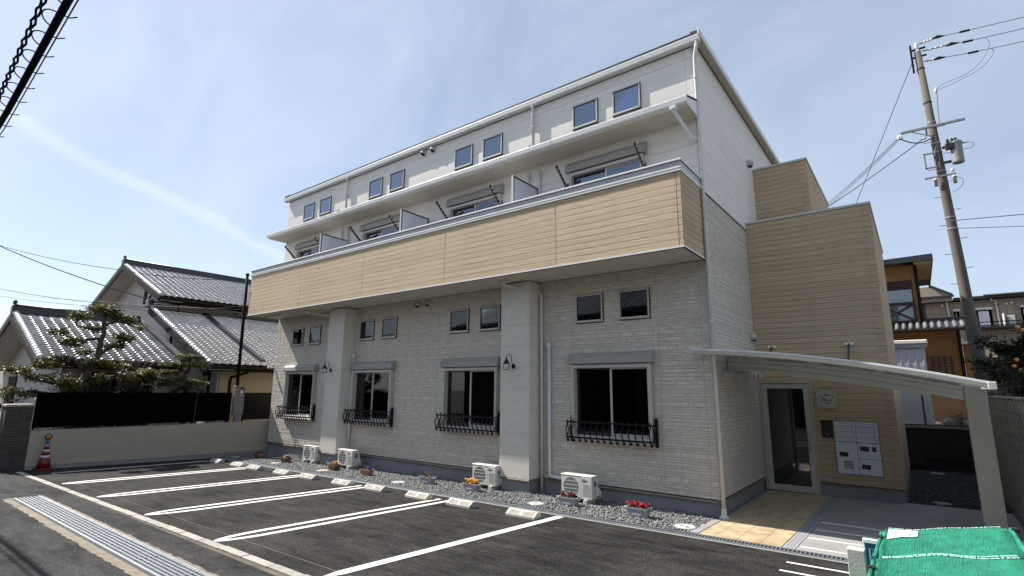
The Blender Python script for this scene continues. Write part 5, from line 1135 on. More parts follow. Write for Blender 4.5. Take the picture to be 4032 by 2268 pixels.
obj('drain_pipe', MB().tube([(-23.45, -0.5, 5.9), (-23.40, -0.5, 5.6), (-23.40, -0.5, 5.3)], 0.045, 8), 'timber_dark', hs, True)
obj('drain_pipe', MB().tube([(-22.9, -1.15, 5.0), (-22.6, -0.95, 4.85), (-22.55, -0.92, 3.4)], 0.05, 8), 'timber_dark', hs, True)

# ------------------------------------------------------------------ garden trees
def leaf_cloud(name, pads, per_m3, size, m, parent, seed, flat_=0.5, dome=False):
    R = np.random.default_rng(seed); Vs = []
    for (x, y, z, rx, ry, rz) in pads:
        n = int(per_m3 * 4.19 * rx * ry * rz) + 30
        nk = max(5, n // 26); K = R.normal(size=(nk, 3)); K /= np.linalg.norm(K, axis=1)[:, None]; K *= R.uniform(0.45, 1.0, (nk, 1))      # twig tips
        if dome: K = R.normal(size=(nk, 3)); K[:, 2] = np.abs(K[:, 2]); K /= np.linalg.norm(K, axis=1)[:, None]; K *= R.uniform(0.7, 1.0, (nk, 1)); K[:, 2] = K[:, 2] * 0.9 - 0.35
        idx = R.integers(0, nk, n); P = K[idx] * np.array([rx, ry, rz]) + R.normal(size=(n, 3)) * np.array([0.055, 0.055, 0.012 if dome else 0.035]) + np.array([x, y, z])
        d = R.normal(size=(n, 3)); d[:, 2] = d[:, 2] * flat_ + 0.15; d /= np.linalg.norm(d, axis=1)[:, None]
        up = R.normal(size=(n, 3)) * 0.5 + np.array([0, 0, 1.0]); s = np.cross(d, up); s /= np.linalg.norm(s, axis=1)[:, None]
        L = size * R.uniform(0.6, 1.3, n)[:, None]
        Vs.append(np.stack([P, P + d * L * 0.5 + s * L * 0.22, P + d * L, P + d * L * 0.5 - s * L * 0.22], 1))
    V = np.concatenate(Vs).reshape(-1, 3); F = np.arange(len(V)).reshape(-1, 4)
    return bulk(name, V, F, m, parent, kind=None)
def tree(name, label, cat, base, limbs, pads, dens, size, m, seed, group=None, bark='bark'):
    t = thing(name, label, cat, base, group); R = random.Random(seed)
    trunk = MB()
    for pts, r0, r1 in limbs:
        P = [Vector(p) for p in pts]; Q = []
        for i in range(len(P) - 1):
            for k in range(4): Q.append(P[i].lerp(P[i + 1], k / 4) + Vector((R.gauss(0, .015), R.gauss(0, .015), R.gauss(0, .012))))
        Q.append(P[-1]); trunk.tube(Q, [r0 + (r1 - r0) * i / (len(Q) - 1) for i in range(len(Q))], 8)
    obj('trunk', trunk, bark, t, True)
    if pads: leaf_cloud('crown', pads, dens, size, m, t, seed, dome=(name == 'topiary_tree'))
    return t
def L2(px, py, x=-17.5):      # garden layout sheet: metres along the fence and up, at distance x behind it
    k = (2.948 - x) / 20.448; return (x, -9.828 + (-6.90 + 0.00470 * px + 9.828) * k, 2.15 + (6.95 - 0.00536 * py - 2.15) * k)
R = random.Random(11)
def pad(px, py, rx, ry, x=-17.5):
    x += R.uniform(-0.45, 0.45); c = L2(px, py, x); return (*c, 0.9 * (rx * 0.0047), rx * 0.0047, ry * 0.0054)
pads = [pad(*p) for p in ((470, 445, 95, 24), (600, 492, 75, 26), (330, 500, 60, 24), (250, 600, 55, 20), (330, 650, 75, 22), (600, 610, 75, 26), (430, 560, 60, 22), (560, 660, 60, 20), (270, 745, 60, 20), (220, 790, 70, 20), (90, 815, 85, 18), (200, 855, 70, 18), (60, 925, 60, 18),
                           (340, 880, 80, 30), (470, 765, 80, 26), (610, 780, 75, 28), (760, 815, 80, 24), (650, 835, 70, 24), (500, 850, 60, 24), (150, 940, 55, 16), (390, 700, 50, 20), (690, 540, 40, 16), (520, 480, 60, 22))]
lim = [([L2(385, 1150), L2(390, 930), L2(430, 820), L2(470, 720), L2(480, 600), L2(470, 460)], 0.17, 0.04), ([L2(430, 820), L2(340, 740), L2(240, 770)], 0.07, 0.02), ([L2(400, 900), L2(230, 880), L2(90, 830)], 0.06, 0.018), ([L2(395, 960), L2(180, 930), L2(60, 930)], 0.05, 0.015),
       ([L2(470, 720), L2(540, 660), L2(610, 600)], 0.06, 0.02), ([L2(480, 620), L2(340, 640), L2(250, 600)], 0.05, 0.015), ([L2(475, 560), L2(330, 560), L2(330, 500)], 0.04, 0.015), ([L2(480, 540), L2(560, 510), L2(690, 540)], 0.045, 0.015), ([L2(430, 850), L2(560, 840), L2(760, 815)], 0.06, 0.018), ([L2(450, 780), L2(540, 770), L2(620, 775)], 0.05, 0.02)]
tree('garden_tree', 'old garden tree with sparse olive leaf pads rising behind the black fence', 'tree', L2(385, 1150), lim, pads, 15000, 0.09, 'leaf_olive', 21)
R = random.Random(12)
pads = [pad(*p, -17.3) for p in ((1035, 702, 98, 26), (1050, 755, 115, 26), (905, 757, 62, 24), (885, 806, 66, 24), (1000, 855, 100, 24), (1110, 872, 95, 20), (940, 805, 60, 20), (860, 850, 70, 22), (930, 880, 80, 24))]
lim = [([L2(1040, 1150, -17.3), L2(1035, 900, -17.3), L2(1015, 830, -17.3), L2(1040, 760, -17.3), L2(1035, 700, -17.3)], 0.10, 0.03), ([L2(1030, 880, -17.3), L2(1110, 875, -17.3)], 0.04, 0.02), ([L2(1020, 840, -17.3), L2(890, 800, -17.3)], 0.045, 0.02), ([L2(1030, 800, -17.3), L2(905, 757, -17.3)], 0.035, 0.015)]
tree('topiary_tree', 'dense cloud-pruned evergreen with flat layered pads by the house wall', 'tree', L2(1040, 1150, -17.3), lim, pads, 52000, 0.055, 'leaf_pine', 22)
R = random.Random(13)
lim = []
for bx in (620, 690):
    for k in range(9):
        a = R.uniform(-1, 1); lim.append(([L2(bx, 1000, -17.9), L2(bx + 10 + a * 30, 880, -17.9), L2(bx + 20 + a * 100, 770 + R.uniform(-30, 20), -17.9), L2(bx + 30 + a * 190, 690 + R.uniform(-40, 40), -17.9)], 0.022, 0.004))
tree('bare_shrub', 'leafless shrub with thin reddish twigs between the garden trees', 'shrub', L2(650, 1150, -17.9), lim, None, 0, 0, None, 23, bark='twig_red')
def shrub(label, c, r, m, seed, dens=900, size=0.06, n=9):
    t = thing('garden_shrub', label, 'shrub', c); Rr = random.Random(seed)
    b = MB()
    for k in range(7): b.tube([c, (c[0] + Rr.uniform(-.3, .3) * r[0], c[1] + Rr.uniform(-.5, .5) * r[1], c[2] + r[2] * Rr.uniform(.6, 1.1))], [0.02, 0.006], 5)
    obj('stems', b, 'bark', t); leaf_cloud('foliage', [(c[0] + Rr.uniform(-.6, .6) * r[0], c[1] + Rr.uniform(-.8, .8) * r[1], c[2] + r[2] * Rr.uniform(.3, .95), r[0] * .5, r[1] * .4, r[2] * .35) for _ in range(n)], dens, size, m, t, seed)
shrub('dark green hedge behind the black fence below the topiary', (-17.2, -3.1, 1.2), (0.5, 1.3, 0.95), 'leaf_hedge', 31, 3500, 0.06, 14)
shrub('dark bush behind the fence under the old garden tree', (-17.6, -4.9, 1.1), (0.5, 1.0, 1.3), 'leaf_hedge', 32, 2600, 0.06, 10)
shrub('low olive shrub behind the dark tiled garden wall', (-17.6, -6.5, 1.3), (0.5, 0.45, 0.7), 'leaf_olive', 33, 3000, 0.06, 7)
vine = MB(); Rv = random.Random(5)
for k in range(420):
    y = -6.25 + 3.6 * Rv.random() ** 1.3; c = Vector((-15.74 + Rv.uniform(-0.05, 0.05), y, 1.0 + Rv.uniform(-0.05, 0.07))); a = Rv.uniform(0, 6.28); u = Vector((math.cos(a), math.sin(a), Rv.uniform(-.6, .4))) * 0.05; v_ = Vector((-math.sin(a), math.cos(a), 0.2)) * 0.018
    vine.add([c, c + u * .5 + v_, c + u, c + u * .5 - v_], [(0, 1, 2, 3)])
tag(link('ground_ivy', vine.mesh('ground_ivy', False), 'leaf_hedge'), 'dark ivy creeping along the top of the beige wall', 'ivy')['kind'] = 'stuff'

# ------------------------------------------------------------------ right-hand side: block wall, retaining wall, shed, houses
BWX = 4.10
bw = thing('block_wall', 'weathered concrete block wall beside the cycle canopy post', 'wall', (BWX, 3, 0))
obj('wall_core', MB().box(BWX + 0.012, BWX + 0.12, -1.2, 9.2, -0.2, 2.03), 'blockwall_joint', bw)
for r in range(10):
    y = -1.2 - (0.2 if r % 2 else 0)
    while y < 9.1:
        piece('block', 'blockwall_old', bw, BWX + random.uniform(-.003, .003), BWX + 0.10, y + 0.004, y + 0.396, 0.02 + r * 0.2035 + 0.004, 0.02 + (r + 1) * 0.2035 - 0.004); y += 0.4
obj('wall_cap', MB().cbox(BWX - 0.012, BWX + 0.14, -1.3, 9.2, 2.056, 2.10, 0.008), 'blockwall_old', bw)
def rock(x, y, z, r, label, seed, sq=0.7, m='rock'):
    Rr = random.Random(seed); b = MB(); n, k_ = 10, 6
    for i in range(k_ + 1):
        for k in range(n):
            e = math.pi * (i / k_ - 0.5); a = 2 * math.pi * k / n; q = r * (1 + Rr.uniform(-.18, .18)); b.v.append((x + q * math.cos(e) * math.cos(a), y + q * math.cos(e) * math.sin(a) * 0.9, z + q * sq * math.sin(e)))
    for i in range(k_):
        for k in range(n): b.f.append((i * n + k, i * n + (k + 1) % n, (i + 1) * n + (k + 1) % n, (i + 1) * n + k))
    tag(obj('rock', b, m, None, True), label, 'rock')
rock(3.98, 0.35, 0.12, 0.22, 'rough brown rock at the foot of the block wall', 4); rock(3.96, -0.35, 0.1, 0.18, 'smaller brown rock by the block wall near the green net', 6)
rt = thing('retaining_wall', 'dark shaded retaining wall at the end of the side yard', 'wall', (3, 9.3, 0))
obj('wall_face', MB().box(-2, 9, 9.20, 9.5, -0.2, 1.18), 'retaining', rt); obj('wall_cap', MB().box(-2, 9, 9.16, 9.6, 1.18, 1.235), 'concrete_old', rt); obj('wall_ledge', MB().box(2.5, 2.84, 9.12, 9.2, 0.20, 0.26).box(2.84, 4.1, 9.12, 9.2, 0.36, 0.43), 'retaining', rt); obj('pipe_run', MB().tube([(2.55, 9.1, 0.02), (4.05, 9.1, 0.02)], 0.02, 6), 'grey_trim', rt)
obj('back_garden', MB().box(-40, 40, 9.6, 60, 0.6, 1.19), 'soil', kind='structure')
fe = thing('chain_fence', 'chain-link fence on the dark retaining wall in front of the white shed', 'fence', (3.2, 9.45, 1.23))
ms = MB()
for k in range(34):
    x0 = 1.9 + k * 0.10
    for s in (-1, 1):
        xa, xb = x0, x0 + s * 0.96; za, zb = 1.24, 2.20
        if s > 0 and xb > 4.9: zb -= (xb - 4.9); xb = 4.9
        ms.tube([(xa, 9.44 + 0.004 * s, za), (xb, 9.44 + 0.004 * s, zb)], 0.0055, 3, False)
o = obj('mesh', ms, 'steel_grey', fe); o['kind'] = 'stuff'
for x in (1.95, 2.98, 4.5): obj('post', MB().tube([(x, 9.45, 1.2), (x, 9.45, 2.24)], 0.022, 8), 'rubber', fe)
obj('top_rail', MB().tube([(1.9, 9.45, 2.21), (4.9, 9.45, 2.21)], 0.014, 6), 'steel_grey', fe)
obj('bottom_rail', MB().box(1.9, 4.9, 9.42, 9.47, 1.245, 1.275), 'rubber', fe)
shrub('scruffy weeds growing through the chain-link fence', (3.75, 9.75, 1.2), (0.35, 0.3, 0.4), 'leaf_olive', 35, 2000, 0.06, 6); rock(3.55, 9.9, 1.32, 0.20, 'pale boulder behind the chain-link fence', 9); rock(3.95, 10.1, 1.28, 0.18, 'low pale boulder beside the chain-link weeds', 10)
sh = thing('garden_shed', 'white ribbed metal storage shed behind the wood-look block', 'shed', (2.5, 10.6, 1.2))
obj('shed_body', MB().box(1.2, 3.20, 10.32, 11.4, 1.25, 3.62), 'shed_white', sh); obj('shed_roof', MB().cbox(1.1, 3.29, 10.2, 11.5, 3.62, 3.74, 0.02), 'white_trim', sh); obj('roof_gap', MB().box(1.15, 3.25, 10.24, 10.31, 3.50, 3.62), 'grey_trim', sh); obj('plinth', MB().box(1.2, 3.21, 10.28, 10.32, 1.24, 1.32), 'white_trim', sh)
for k in range(11): obj('wall_rib', MB().cbox(1.28 + k * 0.185, 1.30 + k * 0.185, 10.295, 10.325, 1.33, 3.49, 0.004), 'white_trim', sh)
for k in range(10): piece('wall_panel', 'shed_white', sh, 1.303 + k * 0.185, 1.277 + (k + 1) * 0.185, 10.312, 10.3195, 1.33, 3.49)

oh = thing('orange_house', 'orange plastered house with brown balcony and dark roof behind the shed', 'house', (2.5, 15, 1.2))
Y = 14.0
obj('upper_wall', holed(MB(), -3, 3.26, 4.3, 6.80, Y, Y + 0.3, [(1.2, 3.15, 4.62, 5.95)]), 'house_orange', oh); obj('upper_side', MB().box(2.95, 3.26, Y + 0.3, 20, 4.3, 6.8), 'house_orange', oh)
obj('lower_wall', MB().box(-3, 4.20, Y + 0.15, Y + 0.5, 1.1, 4.4).box(3.9, 4.20, Y + 0.5, 20, 1.1, 4.4), 'house_orange', oh)
rf = obj('roof', MB().prism([(-3.5, 6.76), (3.80, 6.95), (3.80, 7.03), (-3.5, 6.85)], 'y', Y - 0.55, 20), 'roof_metal', oh)
obj('roof_fascia', MB().box(-3.5, 3.82, Y - 0.58, Y - 0.545, 6.80, 6.98), 'roof_metal', rf); obj('roof_side', MB().box(3.78, 3.83, Y - 0.545, 20, 6.80, 7.03), 'roof_metal', rf)
for k in range(9): piece('soffit_board', 'plaster_cream', rf, 3.27, 3.78, Y - 0.5 + k * 0.42, Y - 0.1 + k * 0.42, 6.76, 6.79)
dh = obj('window_head', MB().box(1.2, 3.15, Y - 0.02, Y + 0.2, 5.93, 6.24), 'brown_wood', oh)
wd = obj('balcony_window', MB().box(1.2, 3.16, Y + 0.16, Y + 0.28, 4.62, 5.93), 'dark_room', oh); obj('lace_curtain', MB().box(1.25, 3.10, Y + 0.10, Y + 0.13, 4.70, 5.90), 'lace', wd); obj('pane', MB().box(1.25, 3.12, Y + 0.06, Y + 0.07, 4.66, 5.92), 'door_glass', wd)
br = obj('balcony_rail', MB().box(1.0, 3.16, Y - 0.16, Y - 0.08, 5.33, 5.41).box(1.0, 3.16, Y - 0.16, Y - 0.08, 4.66, 4.74).box(3.08, 3.16, Y - 0.159, Y - 0.081, 4.74, 5.33), 'brown_wood', oh)
for a, c in (((2.15, 5.33), (3.08, 4.76)), ((2.15, 4.76), (3.08, 5.33))): obj('cross_brace', MB().prism([(a[0], a[1] - .03), (c[0], c[1] - .03), (c[0], c[1] + .03), (a[0], a[1] + .03)], 'y', Y - 0.15 + 0.03 * (a[1] < 5), Y - 0.12 + 0.03 * (a[1] < 5)), 'brown_wood', br)
lr = obj('lower_roof', MB().prism([(Y - 0.75, 4.36), (Y + 0.1, 4.66), (Y + 0.1, 4.56), (Y - 0.75, 4.28)], 'x', -3, 4.45), 'kawara_dark', oh)
for k in range(22): obj('roll_tile', MB().tube([(0.15 + k * 0.2, Y - 0.80, 4.365), (0.15 + k * 0.2, Y + 0.05, 4.665)], 0.062, 8), 'kawara_worn', lr, True)
obj('gutter', MB().cbox(-3, 4.48, Y - 0.90, Y - 0.79, 4.24, 4.34, 0.02), 'timber_dark', lr)
wd = obj('lattice_window', MB().box(3.28, 4.04, Y + 0.06, Y + 0.15, 2.6, 3.46), 'lattice_wood', oh)
for k in range(4): obj('lattice_bar', MB().box(3.42 + k * 0.17, 3.445 + k * 0.17, Y + 0.03, Y + 0.06, 2.62, 3.44), 'brown_wood', wd)
for k in range(8): obj('lattice_bar', MB().box(3.30, 4.02, Y + 0.045, Y + 0.06, 2.66 + k * 0.10, 2.675 + k * 0.10), 'brown_wood', wd)
obj('drain_pipe', MB().tube([(4.22, Y - 0.1, 4.3), (4.23, Y + 0.05, 4.1), (4.23, Y + 0.08, 1.2)], 0.05, 8), 'timber_dark', oh, True); obj('drain_pipe', MB().tube([(3.30, Y - 0.08, 6.8), (3.30, Y - 0.06, 4.6)], 0.05, 8), 'timber_dark', oh, True)
obj('annex_wall', MB().box(4.35, 4.9, Y + 0.6, Y + 1, 1.1, 3.85), 'house_orange', oh); obj('annex_roof', MB().box(4.26, 5.2, Y + 0.3, Y + 1.1, 3.85, 3.95), 'white_trim', oh); obj('annex_post', MB().box(4.72, 4.80, Y + 0.5, Y + 0.59, 1.1, 3.8), 'rubber', oh)

fa = thing('tiled_apartments', 'distant tan-tiled apartment block with white window hoods', 'building', (6, 23, 1.2)); Y = 22.0
obj('wall', MB().box(-1, 14, Y + 0.02, Y + 6, 1.0, 6.40), 'blockwall_joint', fa)
for i in range(29):
    for j in range(10):
        x0 = 3.6 + i * 0.26; z0 = 3.75 + j * 0.262
        if x0 > 9.4: continue
        piece('wall_tile', 'far_tile', fa, x0, x0 + 0.25, Y, Y + 0.019, z0, z0 + 0.25)
obj('lower_wall', MB().box(-1, 14, Y, Y + 0.019, 1.0, 3.74), 'far_tile', fa)
rf = obj('roof_edge', MB().box(4.66, 14, Y - 0.35, Y + 6, 6.40, 6.52), 'roof_metal', fa); obj('roof_edge_upper', MB().box(5.7, 14, Y - 0.5, Y + 6, 6.52, 6.56), 'grey_trim', fa)
obj('gable', MB().prism([(2.0, 6.40), (4.62, 6.40), (4.62, 6.70), (3.9, 7.14), (2.0, 7.14)], 'y', Y - 0.3, Y + 5), 'far_tile', fa); obj('gable_edge', MB().prism([(3.85, 7.14), (4.66, 6.66), (4.66, 6.72), (3.88, 7.22)], 'y', Y - 0.4, Y + 5), 'roof_metal', fa); obj('gable_eave', MB().box(3.0, 4.70, Y - 0.4, Y - 0.3, 6.58, 6.66), 'roof_metal', fa)
for x0, x1 in ((5.40, 5.92), (6.90, 7.6), (4.62, 4.80)):
    wd = obj('window', MB().box(x0, x1, Y - 0.06, Y - 0.002, 5.10, 5.90), 'fence_black', fa); obj('pane', MB().box(x0 + 0.06, x1 - 0.1, Y - 0.08, Y - 0.062, 5.15, 5.84), 'lace', wd); obj('window_hood', MB().cbox(x0 - 0.03, x1 + 0.04, Y - 0.20, Y - 0.002, 5.90, 6.00, 0.02), 'white_trim', wd)
bl = obj('balcony_rail', MB().box(5.3, 9, Y - 0.62, Y - 0.58, 5.27, 5.31).box(5.3, 9, Y - 0.62, Y - 0.58, 5.12, 5.16), 'rubber', fa); obj('balcony_slab', MB().box(5.3, 9, Y - 0.62, Y - 0.003, 5.0, 5.1), 'rubber', fa)
obj('outdoor_unit', MB().cbox(6.40, 6.62, Y - 0.4, Y - 0.1, 5.11, 5.56, 0.01), 'ac_white', fa); obj('service_panel', MB().box(6.24, 6.28, Y - 0.5, Y - 0.1, 5.11, 5.66), 'white_trim', fa)
obj('drain_pipe', MB().tube([(5.95, Y - 0.2, 6.38), (5.97, Y - 0.15, 6.30), (6.10, Y - 0.06, 6.28), (6.12, Y - 0.06, 5.1)], 0.035, 6), 'pvc_pale', fa); obj('drain_pipe', MB().tube([(4.25, Y - 0.2, 6.56), (4.27, Y - 0.15, 6.48), (4.40, Y - 0.06, 6.45), (4.42, Y - 0.06, 5.7)], 0.035, 6), 'pvc_pale', fa)
for x, z in ((6.45, 6.12), (6.62, 6.14), (4.22, 6.22)): obj('vent_cap', MB().lathe([(0.05, 0.0), (0.05, -0.08), (0.02, -0.10)], (x, Y, z), 10, 'y'), 'white_trim', fa)
obj('lower_canopy', MB().box(4.7, 9, Y - 1.2, Y - 0.003, 3.55, 3.70), 'roof_metal', fa); obj('dark_carport', MB().box(4.8, 9, Y - 0.03, Y - 0.002, 1.2, 3.5), 'dark_room', fa)
obj('roof_bits', MB().box(3.2, 4.95, Y - 6.5, Y - 5.6, 4.75, 4.95), 'roof_metal', fa)
R = random.Random(17)
pads = [(4.95 + R.gauss(0, 0.30), 7.9 + R.gauss(0, 0.35), R.uniform(2.3, 3.45), 0.24, 0.24, 0.2) for _ in range(18)] + [(5.12, 7.9, 3.6, 0.15, 0.15, 0.2), (5.3, 7.8, 3.3, 0.3, 0.3, 0.3), (5.2, 7.8, 2.5, 0.3, .3, .3)]
ct = tree('citrus_tree', 'dark glossy citrus tree with orange fruit above the block wall', 'tree', (5.0, 7.9, 1.0), [([(5.0, 7.9, 0.9), (5.0, 7.9, 1.9), (4.95, 7.85, 3.4)], 0.07, 0.02), ([(5.0, 7.9, 1.9), (5.4, 7.8, 2.8)], 0.04, 0.015), ([(5.0, 7.9, 2.1), (4.65, 8, 2.9)], 0.04, 0.015)], pads, 7000, 0.10, 'leaf_citrus', 41)
for p in ((5.00, 7.62, 3.74), (5.08, 7.60, 3.66), (5.2, 7.6, 3.60), (4.86, 7.45, 2.95), (4.80, 7.42, 2.80), (4.9, 7.4, 2.7), (5.3, 7.5, 3.2), (5.2, 7.5, 2.4)): obj('fruit', MB().lathe([(0.012, -0.045), (0.038, -0.03), (0.048, 0.0), (0.038, 0.03), (0.01, 0.045)], p, 10), 'orange_fruit', ct, True)
shrub('dry brown shrub between the utility pole and the citrus tree', (4.62, 8.2, 1.6), (0.22, 0.25, 0.9), 'leaf_dry', 44, 3500, 0.06, 9)
gf = thing('low_fence', 'low dark metal fence between block wall and citrus tree', 'fence', (4.7, 7.2, 2.0))
obj('rails', MB().box(4.25, 6.0, 7.18, 7.21, 2.30, 2.33).box(4.25, 6.0, 7.18, 7.21, 2.02, 2.05), 'rubber', gf)
for k in range(14): obj('bar', MB().box(4.30 + k * 0.12, 4.315 + k * 0.12, 7.185, 7.205, 1.0, 2.36), 'rubber', gf)

# ------------------------------------------------------------------ utility pole
up = thing('utility_pole', 'concrete utility pole with transformer and crossarms behind the block wall', 'utility pole', (4.45, 10, 0.8))
def px_(z): return 4.44 - 0.0285 * (z - 0.5)
def pr_(z): return 0.168 - 0.0062 * z
obj('shaft', MB().tube([(px_(z), 10, z) for z in (0.5, 3, 6, 9, 12.95)], [pr_(z) for z in (0.5, 3, 6, 9, 12.95)], 20), 'pole_concrete', up, True)
w_ = obj('guard_wrap', MB().tube([(px_(1.0), 10, 1.0), (px_(4.0), 10, 4.0)], [0.183, 0.165], 20), 'pole_wrap', up, True)
for z in (2.75, 3.55): obj('guard_band', MB().lathe([(0.182, 0), (0.182, 0.02)], (px_(z), 10, z), 20), 'steel_grey', w_)
for z in (6.95, 7.30, 8.78, 9.42, 9.70, 10.42, 11.1, 12.3): obj('band', MB().lathe([(pr_(z) + 0.012, 0), (pr_(z) + 0.012, 0.045)], (px_(z), 10, z), 20), 'steel_grey' if z < 11 else 'rubber', up)
for k, z in enumerate([4.4 + 0.45 * i for i in range(14)]): obj('step_bolt', MB().tube([(px_(z), 10, z), (px_(z) + (0.30 if k % 2 else -0.30), 9.98, z + 0.01)], 0.008, 5), 'rubber', up)
ca_ = obj('crossarm', MB().cbox(3.36, 4.92, 9.78, 9.85, 10.215, 10.285, 0.006), 'steel_grey', up)
ca_.rotation_euler = (0, 0, 0)
obj('arm_brace', MB().tube([(3.62, 9.82, 10.22), (px_(9.9), 9.88, 9.92)], 0.014, 6), 'steel_grey', up)
for x in (3.30, 3.36): obj('insulator', MB().lathe([(0.02, -0.10), (0.045, -0.06), (0.03, -0.03), (0.045, 0.01), (0.02, 0.05)], (x, 9.82, 10.15), 12), 'porcelain', up, True)
obj('insulator', MB().lathe([(0.02, -0.06), (0.05, -0.02), (0.02, 0.05)], (3.93, 9.86, 9.95), 12), 'porcelain', up, True); obj('hanger', MB().box(3.97, 4.02, 9.82, 9.86, 9.98, 10.21), 'steel_grey', up)
tr_ = obj('transformer', MB().lathe([(0.135, 0.0), (0.15, 0.02), (0.15, 0.60), (0.165, 0.61), (0.165, 0.66), (0.12, 0.70)], (4.62, 9.86, 8.93), 22), 'transformer_grey', up, False)
for dx in (-0.08, 0.02, 0.10): obj('bushing', MB().lathe([(0.03, 0), (0.045, 0.03), (0.03, 0.06), (0.045, 0.09), (0.02, 0.13)], (4.60 + dx - .08, 9.76, 9.58), 10), 'rubber', tr_, True)
obj('terminal_box', MB().cbox(4.36, 4.58, 9.70, 9.80, 9.36, 9.56, 0.02), 'rubber', tr_); obj('spigot', MB().tube([(4.74, 9.8, 9.50), (4.88, 9.78, 9.50)], 0.02, 6), 'steel_grey', tr_)
for z in (9.0, 9.48): obj('hanger_bracket', MB().box(4.30, 4.50, 9.84, 9.92, z, z + 0.06), 'rubber', up)
obj('switch_frame', MB().box(3.84, 3.88, 9.84, 9.88, 8.92, 9.42).box(3.84, 4.12, 9.84, 9.88, 9.38, 9.42).box(3.84, 4.12, 9.84, 9.88, 8.92, 8.96), 'steel_grey', up)
obj('crossarm', MB().cbox(3.78, 4.52, 9.80, 9.85, 8.585, 8.635, 0.004), 'steel_grey', up)
for x in (4.03, 4.47): cu = obj('fuse_cutout', MB().cbox(x - 0.045, x + 0.045, 9.74, 9.82, 8.30, 8.50, 0.01), 'mark_grey', up); obj('cutout_cap', MB().lathe([(0.05, 0), (0.05, 0.03), (0.02, 0.06)], (x, 9.78, 8.50), 12), 'porcelain', cu)
obj('insulator', MB().lathe([(0.02, 0), (0.055, 0.03), (0.03, 0.06), (0.05, 0.09), (0.02, 0.12)], (4.45, 9.78, 8.66), 12), 'porcelain', up, True)
obj('top_bracket', MB().box(3.90, 3.95, 9.92, 10.08, 12.28, 13.20).box(3.95, 4.3, 9.97, 10.03, 13.02, 13.06).box(3.95, 4.3, 9.97, 10.03, 12.75, 12.79), 'timber_dark', up)
for x, z in ((4.08, 13.0), (4.10, 12.78)): obj('insulator', MB().lathe([(0.03, 0), (0.06, 0.06), (0.04, 0.12), (0.06, 0.18), (0.03, 0.26)], (x, 9.98, z), 12), 'porcelain', up, True)
HV = (((4.15, 13.10), (4.78, 13.22), (6.59, 13.033)), ((4.2, 12.86), (5.08, 12.84), (6.54, 12.676)), ((4.2, 12.53), (4.69, 12.49), (6.49, 12.277)))
HV = (((4.16, 13.20), (4.60, 13.25), (5.27, 13.167), (6.59, 13.033)), ((4.2, 12.93), (4.90, 12.87), (5.30, 12.80), (6.54, 12.676)), ((4.2, 12.56), (4.55, 12.52), (5.38, 12.389), (6.49, 12.277)))
for a, c, d_, e in HV:
    st_ = obj('strain_insulator', MB().tube([(a[0], 10, a[1]), (c[0], 10, c[1])], 0.016, 6), 'rubber', up)
    for t in (0.3, 0.5, 0.7): obj('disc', MB().lathe([(0.02, -0.03), (0.05, 0.0), (0.02, 0.03)], (a[0] + (c[0] - a[0]) * t, 10, a[1] + (c[1] - a[1]) * t), 10, 'x'), 'porcelain', st_, True)
    obj('clamp_cover', MB().tube([(c[0] - 0.12, 10, c[1]), (c[0] + 0.02, 10, c[1] + 0.01), (c[0] + 0.20, 10, c[1] - 0.03)], [0.03, 0.055, 0.015], 8), 'rubber', up, True)
def wire(label, pts, r=0.008, m='wire', sag=0.0, name='overhead_wire', group=None, n=14):
    P = []; curl = n < 8
    for i in range(len(pts) - 1):
        a, c = Vector(pts[i]), Vector(pts[i + 1])
        p0 = Vector(pts[i - 1]) if i else a * 2 - c; p3 = Vector(pts[i + 2]) if i + 2 < len(pts) else c * 2 - a
        for k in range(n):
            t = k / n; q = 0.5 * ((2 * a) + (c - p0) * t + (2 * p0 - 5 * a + 4 * c - p3) * t * t + (3 * a - p0 - 3 * c + p3) * t ** 3) if curl else a.lerp(c, t)
            P.append(q - Vector((0, 0, sag * 4 * t * (1 - t))))
    P.append(Vector(pts[-1])); return tag(obj(name, MB().tube(P, r, 6), m, None, True), label, 'wire', group)
for k, (a, c, d_, e) in enumerate(HV):
    wire(('topmost', 'middle', 'lowest')[k] + ' of the three high-voltage lines leaving the utility pole top', [(c[0], 10, c[1]), (d_[0], 10, d_[1]), (e[0], 10, e[1]), (16, 10.05, e[1] - 0.65), (36, 10.2, e[1] + 0.6)], 0.010, 'wire_grey')
    sl_ = obj('line_sleeve', MB().tube([(d_[0] - 0.12, 10, d_[1] + 0.014), (d_[0] + 0.12, 10, d_[1] - 0.012)], 0.035, 8), 'rubber', up)
wire('upper telephone cable clamped to the concrete utility pole', [(px_(7.2), 9.86, 7.19), (5.82, 10, 7.11), (14, 10, 6.7), (30, 10, 7.3)], 0.012, 'wire_grey'); wire('lower telephone cable clamped to the concrete utility pole', [(px_(6.95), 9.86, 6.95), (5.77, 10, 6.77), (14, 10, 6.3), (30, 10, 7.0)], 0.009, 'wire_grey')
wire('jumper wire looping from high line down to the pole insulators', [(5.70, 10, 12.74), (5.76, 9.98, 12.5), (5.55, 9.95, 12.05), (5.15, 9.93, 11.72), (4.62, 9.92, 11.6), (4.40, 9.93, 11.48)], 0.007, 'wire_grey', n=5); wire('second jumper wire looping beside the pole under the high lines', [(5.80, 10, 12.34), (5.80, 9.98, 12.15), (5.50, 9.95, 11.80), (5.0, 9.93, 11.58), (4.42, 9.93, 11.44)], 0.007, 'wire_grey', n=5)
wire('lead running down the pole from insulators to crossarm', [(4.40, 9.93, 11.46), (4.36, 9.90, 10.9), (4.33, 9.88, 10.3)], 0.012, 'wire_grey'); obj('insulator', MB().lathe([(0.02, -0.08), (0.05, -0.03), (0.03, 0.0), (0.05, 0.04), (0.02, 0.08)], (4.38, 9.93, 11.44), 10), 'porcelain', up, True)
